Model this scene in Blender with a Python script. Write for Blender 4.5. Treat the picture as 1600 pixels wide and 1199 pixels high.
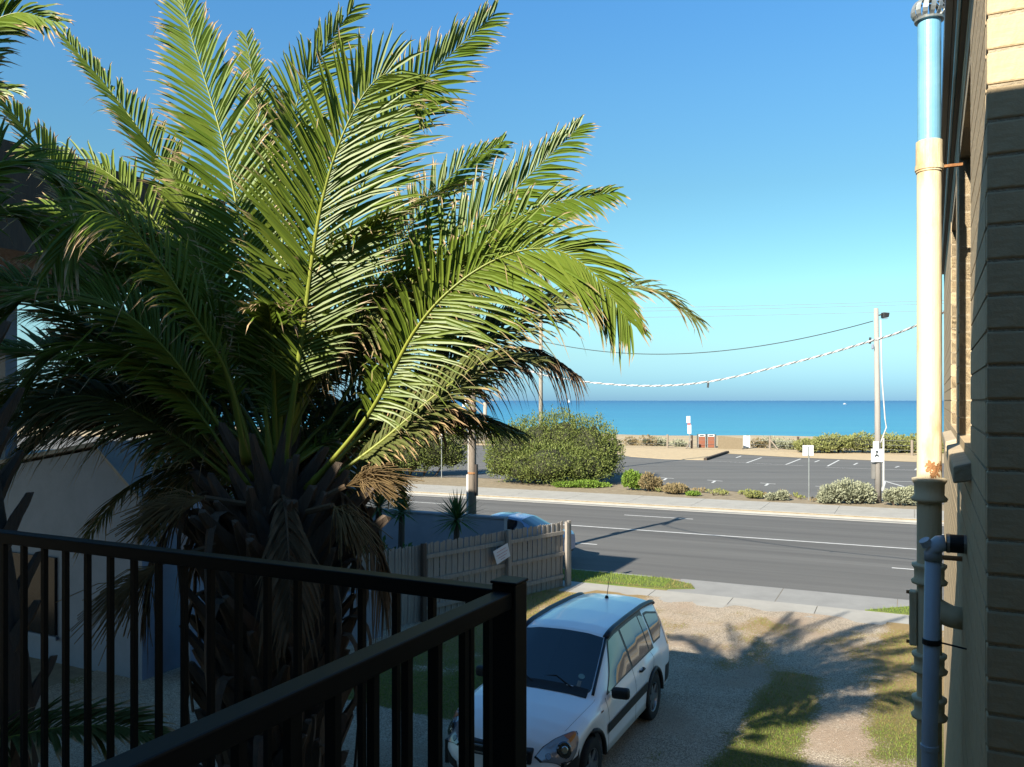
import bpy, bmesh, math, random
from math import radians, sin, cos, pi, sqrt, atan2, tan
from mathutils import Vector, Matrix, noise as mnoise
random.seed(7)
R = random.Random(11)
for o in list(bpy.data.objects): bpy.data.objects.remove(o)
S = bpy.context.scene
COL = S.collection

# ------------------------------------------------------------------ camera
F, CX, HY, H = 1300.0, 800.0, 626.0, 4.73          # focal px, centre x, horizon row, eye height (m)
cam_d = bpy.data.cameras.new('Camera'); cam = bpy.data.objects.new('Camera', cam_d); COL.objects.link(cam)
cam.location = (0, 0, H); cam.rotation_euler = (radians(90), 0, 0)
cam_d.sensor_width = 36; cam_d.lens = F / 1600 * 36; cam_d.shift_y = (HY - 599.5) / 1600
cam_d.clip_start = 0.05; cam_d.clip_end = 60000
S.camera = cam
# ------------------------------------------------------------------ sun + sky
SUN_AZ = Vector((0.63, 0.777, 0)).normalized(); EL = radians(30.5)   # shadows run this way over the ground
sd = bpy.data.lights.new('sun', 'SUN'); sun = bpy.data.objects.new('sun', sd); COL.objects.link(sun)
sd.energy = 5.0; sd.angle = radians(0.53); sd.color = (1.0, 0.93, 0.80)
sun_vec = Vector((SUN_AZ.x * cos(EL), SUN_AZ.y * cos(EL), -sin(EL)))
sun.rotation_euler = sun_vec.to_track_quat('-Z', 'Y').to_euler(); sun.location = (-20, -25, 40)
W = bpy.data.worlds.new('World'); S.world = W; W.use_nodes = True
wn = W.node_tree.nodes; wl = W.node_tree.links; wn.clear()
sky = wn.new('ShaderNodeTexSky'); sky.sky_type = 'NISHITA'; sky.sun_disc = False
sky.sun_elevation = EL; sky.sun_rotation = atan2(-SUN_AZ.x, -SUN_AZ.y)
sky.altitude = 0; sky.air_density = 1.0; sky.dust_density = 0.4; sky.ozone_density = 2.0
hs = wn.new('ShaderNodeHueSaturation'); hs.inputs['Saturation'].default_value = 1.18
bg = wn.new('ShaderNodeBackground'); bg.inputs['Strength'].default_value = 0.072
wo = wn.new('ShaderNodeOutputWorld')
tcw = wn.new('ShaderNodeTexCoord'); spw = wn.new('ShaderNodeSeparateXYZ'); wl.new(tcw.outputs['Generated'], spw.inputs[0])
rw = wn.new('ShaderNodeValToRGB'); els = rw.color_ramp.elements                # sea-air tint: bluer towards the horizon, by elevation only
for k, (p, c) in enumerate(((0.0,(.19,.39,.80)),(.02,(.23,.43,.74)),(.055,(.36,.52,.62)),(.13,(.58,.76,.64)),(.243,(.58,.76,.67)),(.344,(.62,.86,.84)),(.43,(.62,.92,.98)))):
    e_ = els[k] if k < 2 else els.new(p); e_.position = p; e_.color = (*c, 1)
wl.new(spw.outputs[2], rw.inputs[0])
mw = wn.new('ShaderNodeMix'); mw.data_type = 'RGBA'; mw.blend_type = 'MULTIPLY'; mw.inputs[0].default_value = 1.0
wl.new(sky.outputs[0], hs.inputs['Color']); wl.new(hs.outputs[0], mw.inputs[6]); wl.new(rw.outputs[0], mw.inputs[7]); wl.new(mw.outputs[2], bg.inputs[0]); wl.new(bg.outputs[0], wo.inputs[0])
S.view_settings.view_transform = 'Standard'; S.view_settings.look = 'None'
S.view_settings.exposure = 1.62; S.view_settings.gamma = 1.0; S.view_settings.use_curve_mapping = False
S.cycles.max_bounces = 6

# ------------------------------------------------------------------ pixel -> place helpers
def G(px, py, z=0.0):                       # pixel of a point that touches height z
    Y = (H - z) * F / (py - HY); return Vector(((px - CX) / F * Y, Y, z))
def P(px, py, Y):                           # pixel at a known distance
    return Vector(((px - CX) / F * Y, Y, H - (py - HY) / F * Y))
LOT = radians(-26.8); LA = Vector((cos(LOT), sin(LOT), 0)); LB = Vector((-sin(LOT), cos(LOT), 0))
def lot(v): return Vector((v.dot(LA), v.dot(LB), v.z))        # world -> lot frame (a across, b along wall)
def unlot(a, b, z=0): return LA * a + LB * b + Vector((0, 0, z))
RD = radians(-25.5); RO = Vector((2.2, 32.0, 0)); RU = Vector((cos(RD), sin(RD), 0)); RV = Vector((-sin(RD), cos(RD), 0))
def road(u, v, z=0): return RO + RU * u + RV * v + Vector((0, 0, z))

# ------------------------------------------------------------------ materials
MATS = {}
KA = 0.60                                   # overall albedo level, kept low against a high exposure to deepen the shade
def kc(c): return tuple(x*KA for x in c)
def nodes(m): m.use_nodes = True; return m.node_tree.nodes, m.node_tree.links
def M(name, c1, c2=None, scale=6.0, rough=0.8, bump=0.0, metal=0.0, spec=0.35, detail=6, bscale=None, stretch=(1, 1, 1), coat=0.0, lo=0.35, hi=0.65, trans=0.0):
    if name in MATS: return MATS[name]
    c1 = kc(c1); c2 = kc(c2) if c2 is not None else None
    m = bpy.data.materials.new(name); n, l = nodes(m); b = n['Principled BSDF']
    b.inputs['Base Color'].default_value = (*c1, 1); b.inputs['Roughness'].default_value = rough
    b.inputs['Metallic'].default_value = metal; b.inputs['Specular IOR Level'].default_value = spec
    b.inputs['Coat Weight'].default_value = coat; b.inputs['Coat Roughness'].default_value = 0.06
    if c2 is not None or bump:
        tc = n.new('ShaderNodeTexCoord'); mp = n.new('ShaderNodeMapping'); mp.inputs['Scale'].default_value = stretch
        l.new(tc.outputs['Object'], mp.inputs[0])
    if c2 is not None:
        t = n.new('ShaderNodeTexNoise'); t.inputs['Scale'].default_value = scale; t.inputs['Detail'].default_value = detail; t.inputs['Roughness'].default_value = 0.65
        l.new(mp.outputs[0], t.inputs['Vector'])
        r = n.new('ShaderNodeValToRGB'); r.color_ramp.elements[0].position = lo; r.color_ramp.elements[1].position = hi
        r.color_ramp.elements[0].color = (*c1, 1); r.color_ramp.elements[1].color = (*c2, 1)
        l.new(t.outputs['Fac'], r.inputs[0]); l.new(r.outputs[0], b.inputs['Base Color'])
    if bump:
        t2 = n.new('ShaderNodeTexNoise'); t2.inputs['Scale'].default_value = bscale or scale * 6; t2.inputs['Detail'].default_value = 4
        l.new(mp.outputs[0], t2.inputs['Vector'])
        bp = n.new('ShaderNodeBump'); bp.inputs['Strength'].default_value = bump; bp.inputs['Distance'].default_value = 0.02
        l.new(t2.outputs['Fac'], bp.inputs['Height']); l.new(bp.outputs[0], b.inputs['Normal'])
    if trans: b.inputs['Transmission Weight'].default_value = trans
    MATS[name] = m; return m

def leaf_mat(name, base, base2, tip, tip_at=0.86, translucent=0.35, rough=0.45):
    """u = along the leaf, v = a random number for each leaf; dry tips, a little light through the blade"""
    m = bpy.data.materials.new(name); n, l = nodes(m); b = n['Principled BSDF']; out = n['Material Output']
    uv = n.new('ShaderNodeUVMap'); sp = n.new('ShaderNodeSeparateXYZ'); l.new(uv.outputs[0], sp.inputs[0])
    mx = n.new('ShaderNodeMix'); mx.data_type = 'RGBA'; mx.inputs[6].default_value = (*base, 1); mx.inputs[7].default_value = (*base2, 1)
    l.new(sp.outputs[1], mx.inputs[0])
    th = n.new('ShaderNodeMath'); th.operation = 'MULTIPLY_ADD'; th.inputs[1].default_value = 0.28; th.inputs[2].default_value = tip_at - 0.2
    l.new(sp.outputs[1], th.inputs[0])
    sub = n.new('ShaderNodeMath'); sub.operation = 'SUBTRACT'; l.new(sp.outputs[0], sub.inputs[0]); l.new(th.outputs[0], sub.inputs[1])
    mr = n.new('ShaderNodeMapRange'); mr.inputs[1].default_value = -0.02; mr.inputs[2].default_value = 0.10; l.new(sub.outputs[0], mr.inputs[0])
    m2 = n.new('ShaderNodeMix'); m2.data_type = 'RGBA'; m2.inputs[7].default_value = (*tip, 1)
    l.new(mr.outputs[0], m2.inputs[0]); l.new(mx.outputs[2], m2.inputs[6]); l.new(m2.outputs[2], b.inputs['Base Color'])
    b.inputs['Roughness'].default_value = rough; b.inputs['Specular IOR Level'].default_value = 0.2
    tr = n.new('ShaderNodeBsdfTranslucent'); l.new(m2.outputs[2], tr.inputs[0])
    ms = n.new('ShaderNodeMixShader'); ms.inputs[0].default_value = translucent
    l.new(b.outputs[0], ms.inputs[1]); l.new(tr.outputs[0], ms.inputs[2]); l.new(ms.outputs[0], out.inputs[0])
    MATS[name] = m; return m

# ------------------------------------------------------------------ mesh helpers
class MB:
    def __init__(s): s.v = []; s.f = []; s.uv = []; s.mi = []
    def add(s, vs, fs, uv=None, mi=0):
        k = len(s.v); s.v += [tuple(v) for v in vs]
        for f in fs:
            s.f.append(tuple(i + k for i in f)); s.mi.append(mi)
        if uv is not None: s.uv += list(uv)
    def box(s, lo, hi, mi=0):
        x0, y0, z0 = lo; x1, y1, z1 = hi
        s.add([(x0,y0,z0),(x1,y0,z0),(x1,y1,z0),(x0,y1,z0),(x0,y0,z1),(x1,y0,z1),(x1,y1,z1),(x0,y1,z1)],
              [(0,3,2,1),(4,5,6,7),(0,1,5,4),(1,2,6,5),(2,3,7,6),(3,0,4,7)], mi=mi)
    def bar(s, p, q, w, h, up=Vector((0,0,1)), mi=0):         # a squared bar from p to q
        p = Vector(p); q = Vector(q); t = (q - p).normalized()
        a = t.cross(up)
        if a.length < 1e-4: a = t.cross(Vector((1,0,0)))
        a.normalize(); b = a.cross(t)
        vs = [c + a * (sx * w / 2) + b * (sy * h / 2) for c in (p, q) for sx, sy in ((-1,-1),(1,-1),(1,1),(-1,1))]
        s.add(vs, [(0,1,2,3),(7,6,5,4),(0,4,5,1),(1,5,6,2),(2,6,7,3),(3,7,4,0)], mi=mi)
    def tube(s, pts, rad, n=8, cap=True, flat=1.0, mi=0):
        pts = [Vector(p) for p in pts]; k = len(pts)
        if not hasattr(rad, '__len__'): rad = [rad] * k
        vs = []; ref = Vector((0.13, 0.21, 1)).normalized()
        for i, p in enumerate(pts):
            t = (pts[min(i+1, k-1)] - pts[max(i-1, 0)]).normalized()
            if abs(t.dot(ref)) > 0.98: ref2 = Vector((1, 0, 0))
            else: ref2 = ref
            a = t.cross(ref2).normalized(); b = a.cross(t)
            for j in range(n):
                g = 2 * pi * j / n; vs.append(p + a * (rad[i] * cos(g)) + b * (rad[i] * sin(g) * flat))
        fs = [(i*n+j, i*n+(j+1)%n, (i+1)*n+(j+1)%n, (i+1)*n+j) for i in range(k-1) for j in range(n)]
        if cap: fs += [tuple(range(n))[::-1], tuple((k-1)*n + j for j in range(n))]
        s.add(vs, fs, mi=mi)
    def lathe(s, prof, n=20, c=(0,0,0), mi=0):                 # prof: (r, z)
        vs = [(c[0]+r*cos(2*pi*j/n), c[1]+r*sin(2*pi*j/n), c[2]+z) for r, z in prof for j in range(n)]
        k = len(prof)
        fs = [(i*n+j, i*n+(j+1)%n, (i+1)*n+(j+1)%n, (i+1)*n+j) for i in range(k-1) for j in range(n)]
        fs += [tuple(range(n))[::-1], tuple((k-1)*n+j for j in range(n))]
        s.add(vs, fs, mi=mi)
    def poly(s, pts, mi=0): s.add(pts, [tuple(range(len(pts)))], mi=mi)
    def prism(s, pts, dz, mi=0):
        n = len(pts); a = [Vector(p) for p in pts]; b = [p + Vector(dz) for p in a]
        s.add(a + b, [tuple(range(n))[::-1], tuple(range(n, 2*n))] + [(i, (i+1)%n, n+(i+1)%n, n+i) for i in range(n)], mi=mi)
    def build(s, name, mat, parent=None, world=False, at=None, smooth=False, rotz=0.0, bevel=0.0):
        off = Vector((0,0,0)); inv = None
        if parent is not None and world:
            inv = (Matrix.Translation(parent.location) @ Matrix.Rotation(parent.rotation_euler.z, 4, 'Z')).inverted()
        elif at is not None and world: off = Vector(at)
        vs = [inv @ Vector(v) for v in s.v] if inv else ([Vector(v) - off for v in s.v] if off.length else s.v)
        me = bpy.data.meshes.new(name); me.from_pydata([tuple(v) for v in vs], [], s.f)
        mats = mat if isinstance(mat, (list, tuple)) else [mat]
        for m in mats: me.materials.append(m)
        if len(mats) > 1: me.polygons.foreach_set('material_index', s.mi)
        if s.uv and len(s.uv) == len(s.v):
            ul = me.uv_layers.new(name='UVMap'); li = [0]*len(me.loops); me.loops.foreach_get('vertex_index', li)
            flat = []
            for i in li: flat += s.uv[i]
            ul.data.foreach_set('uv', flat)
        if smooth: me.polygons.foreach_set('use_smooth', [True]*len(me.polygons))
        me.update()
        o = bpy.data.objects.new(name, me); COL.objects.link(o)
        if parent is not None: o.parent = parent
        if at is not None: o.location = at
        o.rotation_euler.z = rotz
        if bevel:
            bv = o.modifiers.new('bevel', 'BEVEL'); bv.width = bevel; bv.segments = 2; bv.limit_method = 'ANGLE'
        return o
def tag(o, label=None, cat=None, group=None, kind=None):
    if label: o['label'] = label
    if cat: o['category'] = cat
    if group: o['group'] = group
    if kind: o['kind'] = kind
    return o
def thing(name, loc, label, cat, group=None, rotz=0.0):
    e = bpy.data.objects.new(name, None); COL.objects.link(e); e.location = loc; e.rotation_euler.z = rotz
    e.empty_display_size = 0.2
    return tag(e, label, cat, group)
def bez(ctrl, n):                                              # Catmull-Rom through control points
    c = [Vector(p) for p in ctrl]; c = [2*c[0]-c[1]] + c + [2*c[-1]-c[-2]]; out = []
    segs = len(c) - 3
    for i in range(n):
        t = i / (n-1) * segs; k = min(int(t), segs-1); t -= k
        p0, p1, p2, p3 = c[k:k+4]
        out.append(0.5*((2*p1) + (p2-p0)*t + (2*p0-5*p1+4*p2-p3)*t*t + (3*p1-p0-3*p2+p3)*t**3))
    return out

# ================================================================== SETTING
# ---- ground: one sheet, section across the road (v) swept along it (u); dips under the roadway, falls to the beach
M('sand_soil', (0.36,0.29,0.19), (0.24,0.19,0.12), 3, 0.95, 0.5, bscale=30)
def strip(name, prof, mat, u0, u1, nu=2, label=None, kind='structure', jitter=None):
    b = MB(); us = [u0+(u1-u0)*i/(nu-1) for i in range(nu)]
    vs = [(u, v, z + (jitter(u, v) if jitter else 0)) for u in us for v, z in prof]; k = len(prof)
    b.add(vs, [(i*k+j, (i+1)*k+j, (i+1)*k+j+1, i*k+j+1) for i in range(nu-1) for j in range(k-1)])
    o = b.build(name, mat, at=RO, rotz=RD); return tag(o, kind=kind)
def dune(u, v):
    if v < 56 or v > 100: return 0
    return 0.28*mnoise.noise(Vector((u*0.09, v*0.09, 0)))*min(1, (v-56)/8)
gp = [(-140,0),(-60,0),(-8.06,0),(-8.04,-0.25),(6.98,-0.25),(7.0,0),(10.0,0),(42,0)] + [(56+i*3,0) for i in range(10)] + [(86,-0.8),(92,-3.2),(104,-5.6),(130,-7)]
strip('ground', gp, MATS['sand_soil'], -320, 380, 180, jitter=dune)
M('beach_sand', (0.55,0.44,0.28), (0.46,0.36,0.22), 1.2, .95, .3, bscale=12)
strip('beach', [(50+i*3,0.035) for i in range(12)]+[(86.2,-.75)], MATS['beach_sand'], -320, 380, 180, jitter=dune)
# ---- road
def asphalt(name, c, c2):
    m = M(name, c, c2, 0.6, 0.86, 0.35, bscale=90, stretch=(0.035,1.3,1), spec=0.3, lo=0.34, hi=0.66)
    return m
asphalt('road_asphalt', (0.172,0.167,0.157), (0.108,0.104,0.099))
asphalt('carpark_asphalt', (0.180,0.175,0.165), (0.130,0.127,0.121))
strip('road', [(-8.0,-0.12),(-4,-0.085),(0,-0.07),(4,-0.085),(6.42,-0.12)], MATS['road_asphalt'], -300, 330, 2)
M('white_paint', (0.78,0.78,0.75), (0.62,0.62,0.60), 5, 0.7)
def marking(u0, u1, v, w, z):
    b = MB(); b.add([(u0,v-w/2,z),(u1,v-w/2,z),(u1,v+w/2,z),(u0,v+w/2,z)], [(0,1,2,3)])
    tag(b.build('lane_marking', MATS['white_paint'], at=RO, rotz=RD), kind='structure')
marking(-120, 160, 0.0, 0.13, -0.064)
for k in range(-6, 9):
    marking(2.1-0.9+k*11.6-0.2, 2.1+2.0+k*11.6-0.2, 3.75, 0.11, -0.076)     # seaward lane dashes
    marking(-0.25+k*11.6, 1.0+k*11.6+1.4, -3.55, 0.11, -0.076)
# kerbs, gutters, footpaths
def conc(name, a, b_): return M(name, a, b_, 1.3, 0.85, 0.25, bscale=60, lo=0.3, hi=0.7)
conc('kerb_concrete', (0.36,0.35,0.32), (0.28,0.27,0.25)); conc('concrete_pale', (0.47,0.45,0.40), (0.38,0.36,0.32)); conc('concrete_grey', (0.35,0.345,0.325), (0.28,0.275,0.26))
M('joint_dark', (0.12,0.11,0.10), None, rough=0.95)
def slabs(name, v0, v1, z, u0, u1, step, mat, thick=0.12, lab=None):
    """a run of poured slabs: each bay a piece of its own with an open joint"""
    root = thing(name, road(0, (v0+v1)/2, 0), None, None, rotz=RD); root['kind'] = 'structure'
    me = None; u = u0
    while u < u1:
        if me is None:
            b = MB(); b.box((0.008, -(v1-v0)/2, -thick), (step-0.008, (v1-v0)/2, z)); o = b.build('slab', mat, root); me = o.data
        else:
            o = bpy.data.objects.new('slab', me); COL.objects.link(o); o.parent = root
        o.location = (u, 0, 0); o.rotation_euler.x = R.uniform(-.0012, .0012)
        u += step
slabs('far_footpath', 7.17, 10.1, 0.03, -60, 48, 3.0, MATS['concrete_pale'])
strip('far_kerb', [(6.38,-0.15),(6.40,-0.10),(6.96,-0.125),(7.02,0.0),(7.06,0.025),(7.155,0.03),(7.155,-0.1)], MATS['kerb_concrete'], -300, 330)
slabs('near_footpath', -10.72, -9.58, 0.017, -30, 30, 1.9, MATS['concrete_pale'])
slabs('driveway_crossover', -9.56, -8.02, 0.008, 6.35, 12.4, 2.6, MATS['concrete_grey'], 0.1)
for u0, u1 in ((-200, 5.6), (12.6, 200)):
    strip('near_kerb', [(-8.16,-0.1),(-8.16,0.02),(-8.04,0.015),(-7.99,-0.02),(-7.97,-0.105),(-7.6,-0.108),(-7.58,-0.16)], MATS['concrete_grey'], u0, u1)

# ---- grass (nature strips): a turf sheet and blades
M('turf', (0.10,0.16,0.02), (0.15,0.17,0.04), 2.5, 0.95, 0.4, bscale=50)
M('turf_dry', (0.22,0.16,0.05), (0.14,0.14,0.04), 4, 0.95, 0.4, bscale=50)
def verge(name, pts, lift=0.03):
    b = MB(); b.prism([(p[0], p[1], -0.05) for p in pts], (0, 0, 0.05+lift)); return tag(b.build(name, MATS['turf'], at=RO, rotz=RD), kind='structure')
left_strip = [(-60,-9.55),(4.6,-9.55),(6.3,-9.42),(6.95,-9.05),(6.75,-8.6),(6.0,-8.22),(-60,-8.18)]
right_strip = [(10.9,-9.55),(60,-9.55),(60,-8.18),(12.9,-8.18),(12.2,-8.4)]
verge('nature_strip', left_strip); verge('nature_strip', right_strip)
for nm, c1, c2 in (('grass_blade', (0.13,0.21,0.025), (0.20,0.24,0.05)), ('dry_blade', (0.24,0.18,0.06), (0.20,0.18,0.06))):
    leaf_mat(nm, c1, c2, (0.36,0.29,0.12), 0.95, 0.3, 0.6)
def inside(p, poly):
    c = False; j = len(poly)-1
    for i in range(len(poly)):
        a, b = poly[i], poly[j]
        if (a[1] > p[1]) != (b[1] > p[1]) and p[0] < (b[0]-a[0])*(p[1]-a[1])/(b[1]-a[1])+a[0]: c = not c
        j = i
    return c
def blades(name, pts, mat, hmin, hmax, w, label):
    b = MB()
    for (x, y, z) in pts:
        h = R.uniform(hmin, hmax); g = R.uniform(0, 2*pi); dx, dy = cos(g)*w, sin(g)*w
        lx, ly = R.uniform(-.6,.6)*h, R.uniform(-.6,.6)*h; r = R.random()
        b.add([(x-dx,y-dy,z),(x+dx,y+dy,z),(x+lx,y+ly,z+h)], [(0,1,2)], uv=[(0,r),(0,r),(1,r)])
    o = b.build(name, mat); return tag(o, label, 'grass', kind='stuff')
pts = []; dry = []
while len(pts) < 16000:
    if R.random() < 0.7: u, v = R.uniform(-6, 7), R.uniform(-9.55,-8.18); poly = left_strip
    else: u, v = R.uniform(10.9, 17), R.uniform(-9.55,-8.18); poly = right_strip
    if inside((u,v), poly):
        p = road(u, v, 0.028); (dry if poly is left_strip and (u > 6.2 or (v < -9.3 and u > 2.5)) and R.random() < .8 else pts).append(tuple(p))
blades('verge_grass', pts, MATS['grass_blade'], .03, .075, .006, 'green grass of the roadside nature strip')
blades('dry_verge_grass', dry, MATS['dry_blade'], .03, .06, .006, 'straw coloured dry grass edging the nature strip')

# ---- gravel driveway (lot frame): wheel strips of shell grit, grass between
def drive_grass(a, b):
    n = mnoise.noise(Vector((a*0.8, b*0.5, 3.1)))*0.6 + mnoise.noise(Vector((a*2.6, b*1.9, 9)))*0.4
    def band(lo, hi): return min((a-lo)/0.4, (hi-a)/0.4, .9)
    m = max(band(-2.65,-1.5) if b < 15 else -1, band(-1.0, 0.6), band(-9.6,-5.9) if b > 10.5 else -1, -.35)
    if b > 13.8: m = max(m, -.35+min(1, (b-13.8)/1.2)*.42) if b < 18.2 else max(m, .07-(b-18.2)*.3)
    return m - .32 + n*1.3
dm = bpy.data.materials.new('driveway_gravel'); n, l = nodes(dm); bs = n['Principled BSDF']; bs.inputs['Roughness'].default_value = 0.95; bs.inputs['Specular IOR Level'].default_value = 0.2
at_ = n.new('ShaderNodeAttribute'); at_.attribute_name = 'grass'
tc = n.new('ShaderNodeTexCoord')
vo = n.new('ShaderNodeTexVoronoi'); vo.inputs['Scale'].default_value = 70; l.new(tc.outputs['Object'], vo.inputs['Vector'])
no = n.new('ShaderNodeTexNoise'); no.inputs['Scale'].default_value = 1.1; no.inputs['Detail'].default_value = 8; l.new(tc.outputs['Object'], no.inputs['Vector'])
r1 = n.new('ShaderNodeValToRGB'); r1.color_ramp.elements[0].color = (0.19,0.15,0.108,1); r1.color_ramp.elements[1].color = (0.46,0.39,0.30,1); r1.color_ramp.elements[0].position = .3; r1.color_ramp.elements[1].position = .72
sv = n.new('ShaderNodeSeparateColor'); l.new(vo.outputs['Color'], sv.inputs[0])
mixf = n.new('ShaderNodeMath'); mixf.operation = 'MULTIPLY_ADD'; mixf.inputs[1].default_value = 0.5; l.new(sv.outputs[0], mixf.inputs[0])
hn = n.new('ShaderNodeMath'); hn.operation = 'MULTIPLY'; hn.inputs[1].default_value = 0.5; l.new(no.outputs['Fac'], hn.inputs[0]); l.new(hn.outputs[0], mixf.inputs[2])
l.new(mixf.outputs[0], r1.inputs[0])
n2 = n.new('ShaderNodeTexNoise'); n2.inputs['Scale'].default_value = 30; n2.inputs['Detail'].default_value = 3; l.new(tc.outputs['Object'], n2.inputs['Vector'])
r2 = n.new('ShaderNodeValToRGB'); r2.color_ramp.elements[0].color = (0.06,0.08,0.014,1); r2.color_ramp.elements[1].color = (0.15,0.125,0.045,1); r2.color_ramp.elements[0].position=.35; r2.color_ramp.elements[1].position=.65
l.new(n2.outputs['Fac'], r2.inputs[0])
ad = n.new('ShaderNodeMath'); ad.operation = 'MULTIPLY_ADD'; ad.inputs[1].default_value = 0.9; ad.inputs[2].default_value = -0.45; l.new(n2.outputs['Fac'], ad.inputs[0])
ad2 = n.new('ShaderNodeMath'); ad2.operation = 'ADD'; l.new(at_.outputs['Fac'], ad2.inputs[0]); l.new(ad.outputs[0], ad2.inputs[1])
mg = n.new('ShaderNodeMapRange'); mg.inputs[1].default_value = .4; mg.inputs[2].default_value = .6; l.new(ad2.outputs[0], mg.inputs[0])
sy = n.new('ShaderNodeSeparateXYZ'); l.new(tc.outputs['Object'], sy.inputs[0])
yr = n.new('ShaderNodeMapRange'); yr.inputs[1].default_value = 12.5; yr.inputs[2].default_value = 15.5; l.new(sy.outputs[1], yr.inputs[0])
r3 = n.new('ShaderNodeMix'); r3.data_type = 'RGBA'; r3.inputs[7].default_value = (.235,.165,.075,1); l.new(yr.outputs[0], r3.inputs[0]); l.new(r2.outputs[0], r3.inputs[6])   # parched turf towards the street
n5 = n.new('ShaderNodeTexNoise'); n5.inputs['Scale'].default_value = .55; n5.inputs['Detail'].default_value = 6; l.new(tc.outputs['Object'], n5.inputs['Vector'])
m5 = n.new('ShaderNodeMapRange'); m5.inputs[1].default_value = .48; m5.inputs[2].default_value = .62; m5.inputs[4].default_value = .75; l.new(n5.outputs['Fac'], m5.inputs[0])
r4 = n.new('ShaderNodeMix'); r4.data_type = 'RGBA'; r4.inputs[7].default_value = (.27,.195,.135,1); l.new(m5.outputs[0], r4.inputs[0]); l.new(r1.outputs[0], r4.inputs[6])       # bare brown dirt showing through the grit
mx = n.new('ShaderNodeMix'); mx.data_type = 'RGBA'; l.new(mg.outputs[0], mx.inputs[0]); l.new(r4.outputs[2], mx.inputs[6]); l.new(r3.outputs[2], mx.inputs[7]); l.new(mx.outputs[2], bs.inputs['Base Color'])
bp = n.new('ShaderNodeBump'); bp.inputs['Strength'].default_value = .8; bp.inputs['Distance'].default_value = .02; l.new(vo.outputs['Distance'], bp.inputs['Height']); l.new(bp.outputs[0], bs.inputs['Normal'])
b = MB(); A0, A1, B0, B1, ST = -13.0, 9.0, -3.0, 19.4, 0.16
na, nb = int((A1-A0)/ST)+1, int((B1-B0)/ST)+1
zz = lambda a, b_: 0.006 + 0.012*(1+mnoise.noise(Vector((a*1.2, b_*1.2, 0))))
b.add([(A0+i*ST, B0+j*ST, zz(A0+i*ST, B0+j*ST)) for i in range(na) for j in range(nb)], [(i*nb+j, (i+1)*nb+j, (i+1)*nb+j+1, i*nb+j+1) for i in range(na-1) for j in range(nb-1)])
dr = b.build('driveway', dm, rotz=LOT, smooth=True); tag(dr, kind='structure')
ca = dr.data.attributes.new('grass', 'FLOAT', 'POINT'); ca.data.foreach_set('value', [max(0, min(1, .5+.5*drive_grass(v.co.x, v.co.y))) for v in dr.data.vertices])
pts = []; dry = []; peb = []
while len(pts) < 32000:
    a, b_ = R.uniform(-9, .05), R.uniform(7.5, 18.8); m = drive_grass(a, b_) + R.uniform(-.5, .3)
    if m > 0.1: (pts if R.random() < (.8 if b_ < 13 else .35) else dry).append(tuple(unlot(a, b_, zz(a,b_)-.002)))
    elif len(peb) < 7000 and a > -6: peb.append((a, b_))
blades('driveway_grass', pts, MATS['grass_blade'], .015, .05, .004, 'patchy green grass between the gravel wheel tracks')
blades('dry_driveway_grass', dry, MATS['dry_blade'], .012, .04, .004, 'patchy dry grass between the gravel wheel tracks')
M('pebble', (0.50,0.45,0.38), (0.22,0.18,0.14), 1.5, 0.9)
b = MB()
for a, b_ in peb:
    p = unlot(a, b_, zz(a, b_)); r = R.uniform(.004, .013)
    vs = [p + Vector((R.uniform(.6,1.2)*r*x, R.uniform(.6,1.2)*r*y, R.uniform(.5,.8)*r*z)) for x,y,z in ((1,0,0),(0,1,0),(-1,0,0),(0,-1,0),(0,0,1))]
    b.add(vs, [(0,1,4),(1,2,4),(2,3,4),(3,0,4)])
tag(b.build('driveway_pebbles', MATS['pebble']), 'pale shell grit and pebbles on the driveway', 'gravel', kind='stuff')

# ---- car park beyond the road
def sheet(name, pix, z, mat, kind='structure'):
    b = MB(); b.poly([tuple(Vector((*G(x, y).xy, z))) for x, y in pix]); return tag(b.build(name, mat), kind=kind)
cp = [(-700,722),(400,742),(740,747),(1041,760),(1192,772),(1262,778),(1440,787),(2300,832),(2300,768),(1440,723),(1250,716),(1135,709.5),(974,703),(735,696),(400,687),(-700,668)]
b = MB(); b.poly([(*G(x,y).xy, 0.012) for x, y in cp]); tag(b.build('car_park', MATS['carpark_asphalt']), kind='structure')
b = MB(); isl = [G(x,y) for x,y in ((955,708),(985,714),(1040,718),(1102,719.5),(1137,708),(1060,703),(955,701.5))]
M('sand_path', (0.62,0.48,0.29), (0.50,0.39,0.24), 2.0, 0.95, 0.3, bscale=20)
b.prism([(p.x,p.y,0.0) for p in isl], (0,0,0.035)); tag(b.build('car_park_island', MATS['sand_path']), kind='structure')
b = MB(); b.bar(Vector((*G(1102,719.8).xy, .10)), Vector((*G(1137,708.2).xy, .10)), .25, .2); 
M('dark_kerb', (0.10,0.07,0.05), (0.06,0.045,0.035), 3, .9); tag(b.build('island_kerb', MATS['dark_kerb']), kind='structure')
sp_ = [(-700,668),(400,687),(735,696),(974,703),(1135,709.5),(1250,716),(1440,723),(2300,768),(2300,735),(1440,711),(1250,704),(1135,700),(974,696),(735,690),(400,681),(-700,664)]
b = MB(); b.poly([(*G(x,y).xy, 0.03) for x, y in sp_]); tag(b.build('sand_path', MATS['sand_path']), kind='structure')
def mark(pa, pb, w):
    a, c = G(*pa), G(*pb); a.z = c.z = 0.018; b = MB(); d = (c-a).normalized(); s = Vector((-d.y, d.x, 0))*w/2
    b.add([a-s, c-s, c+s, a+s], [(0,1,2,3)]); tag(b.build('bay_marking', MATS['white_paint']), kind='structure')
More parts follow.
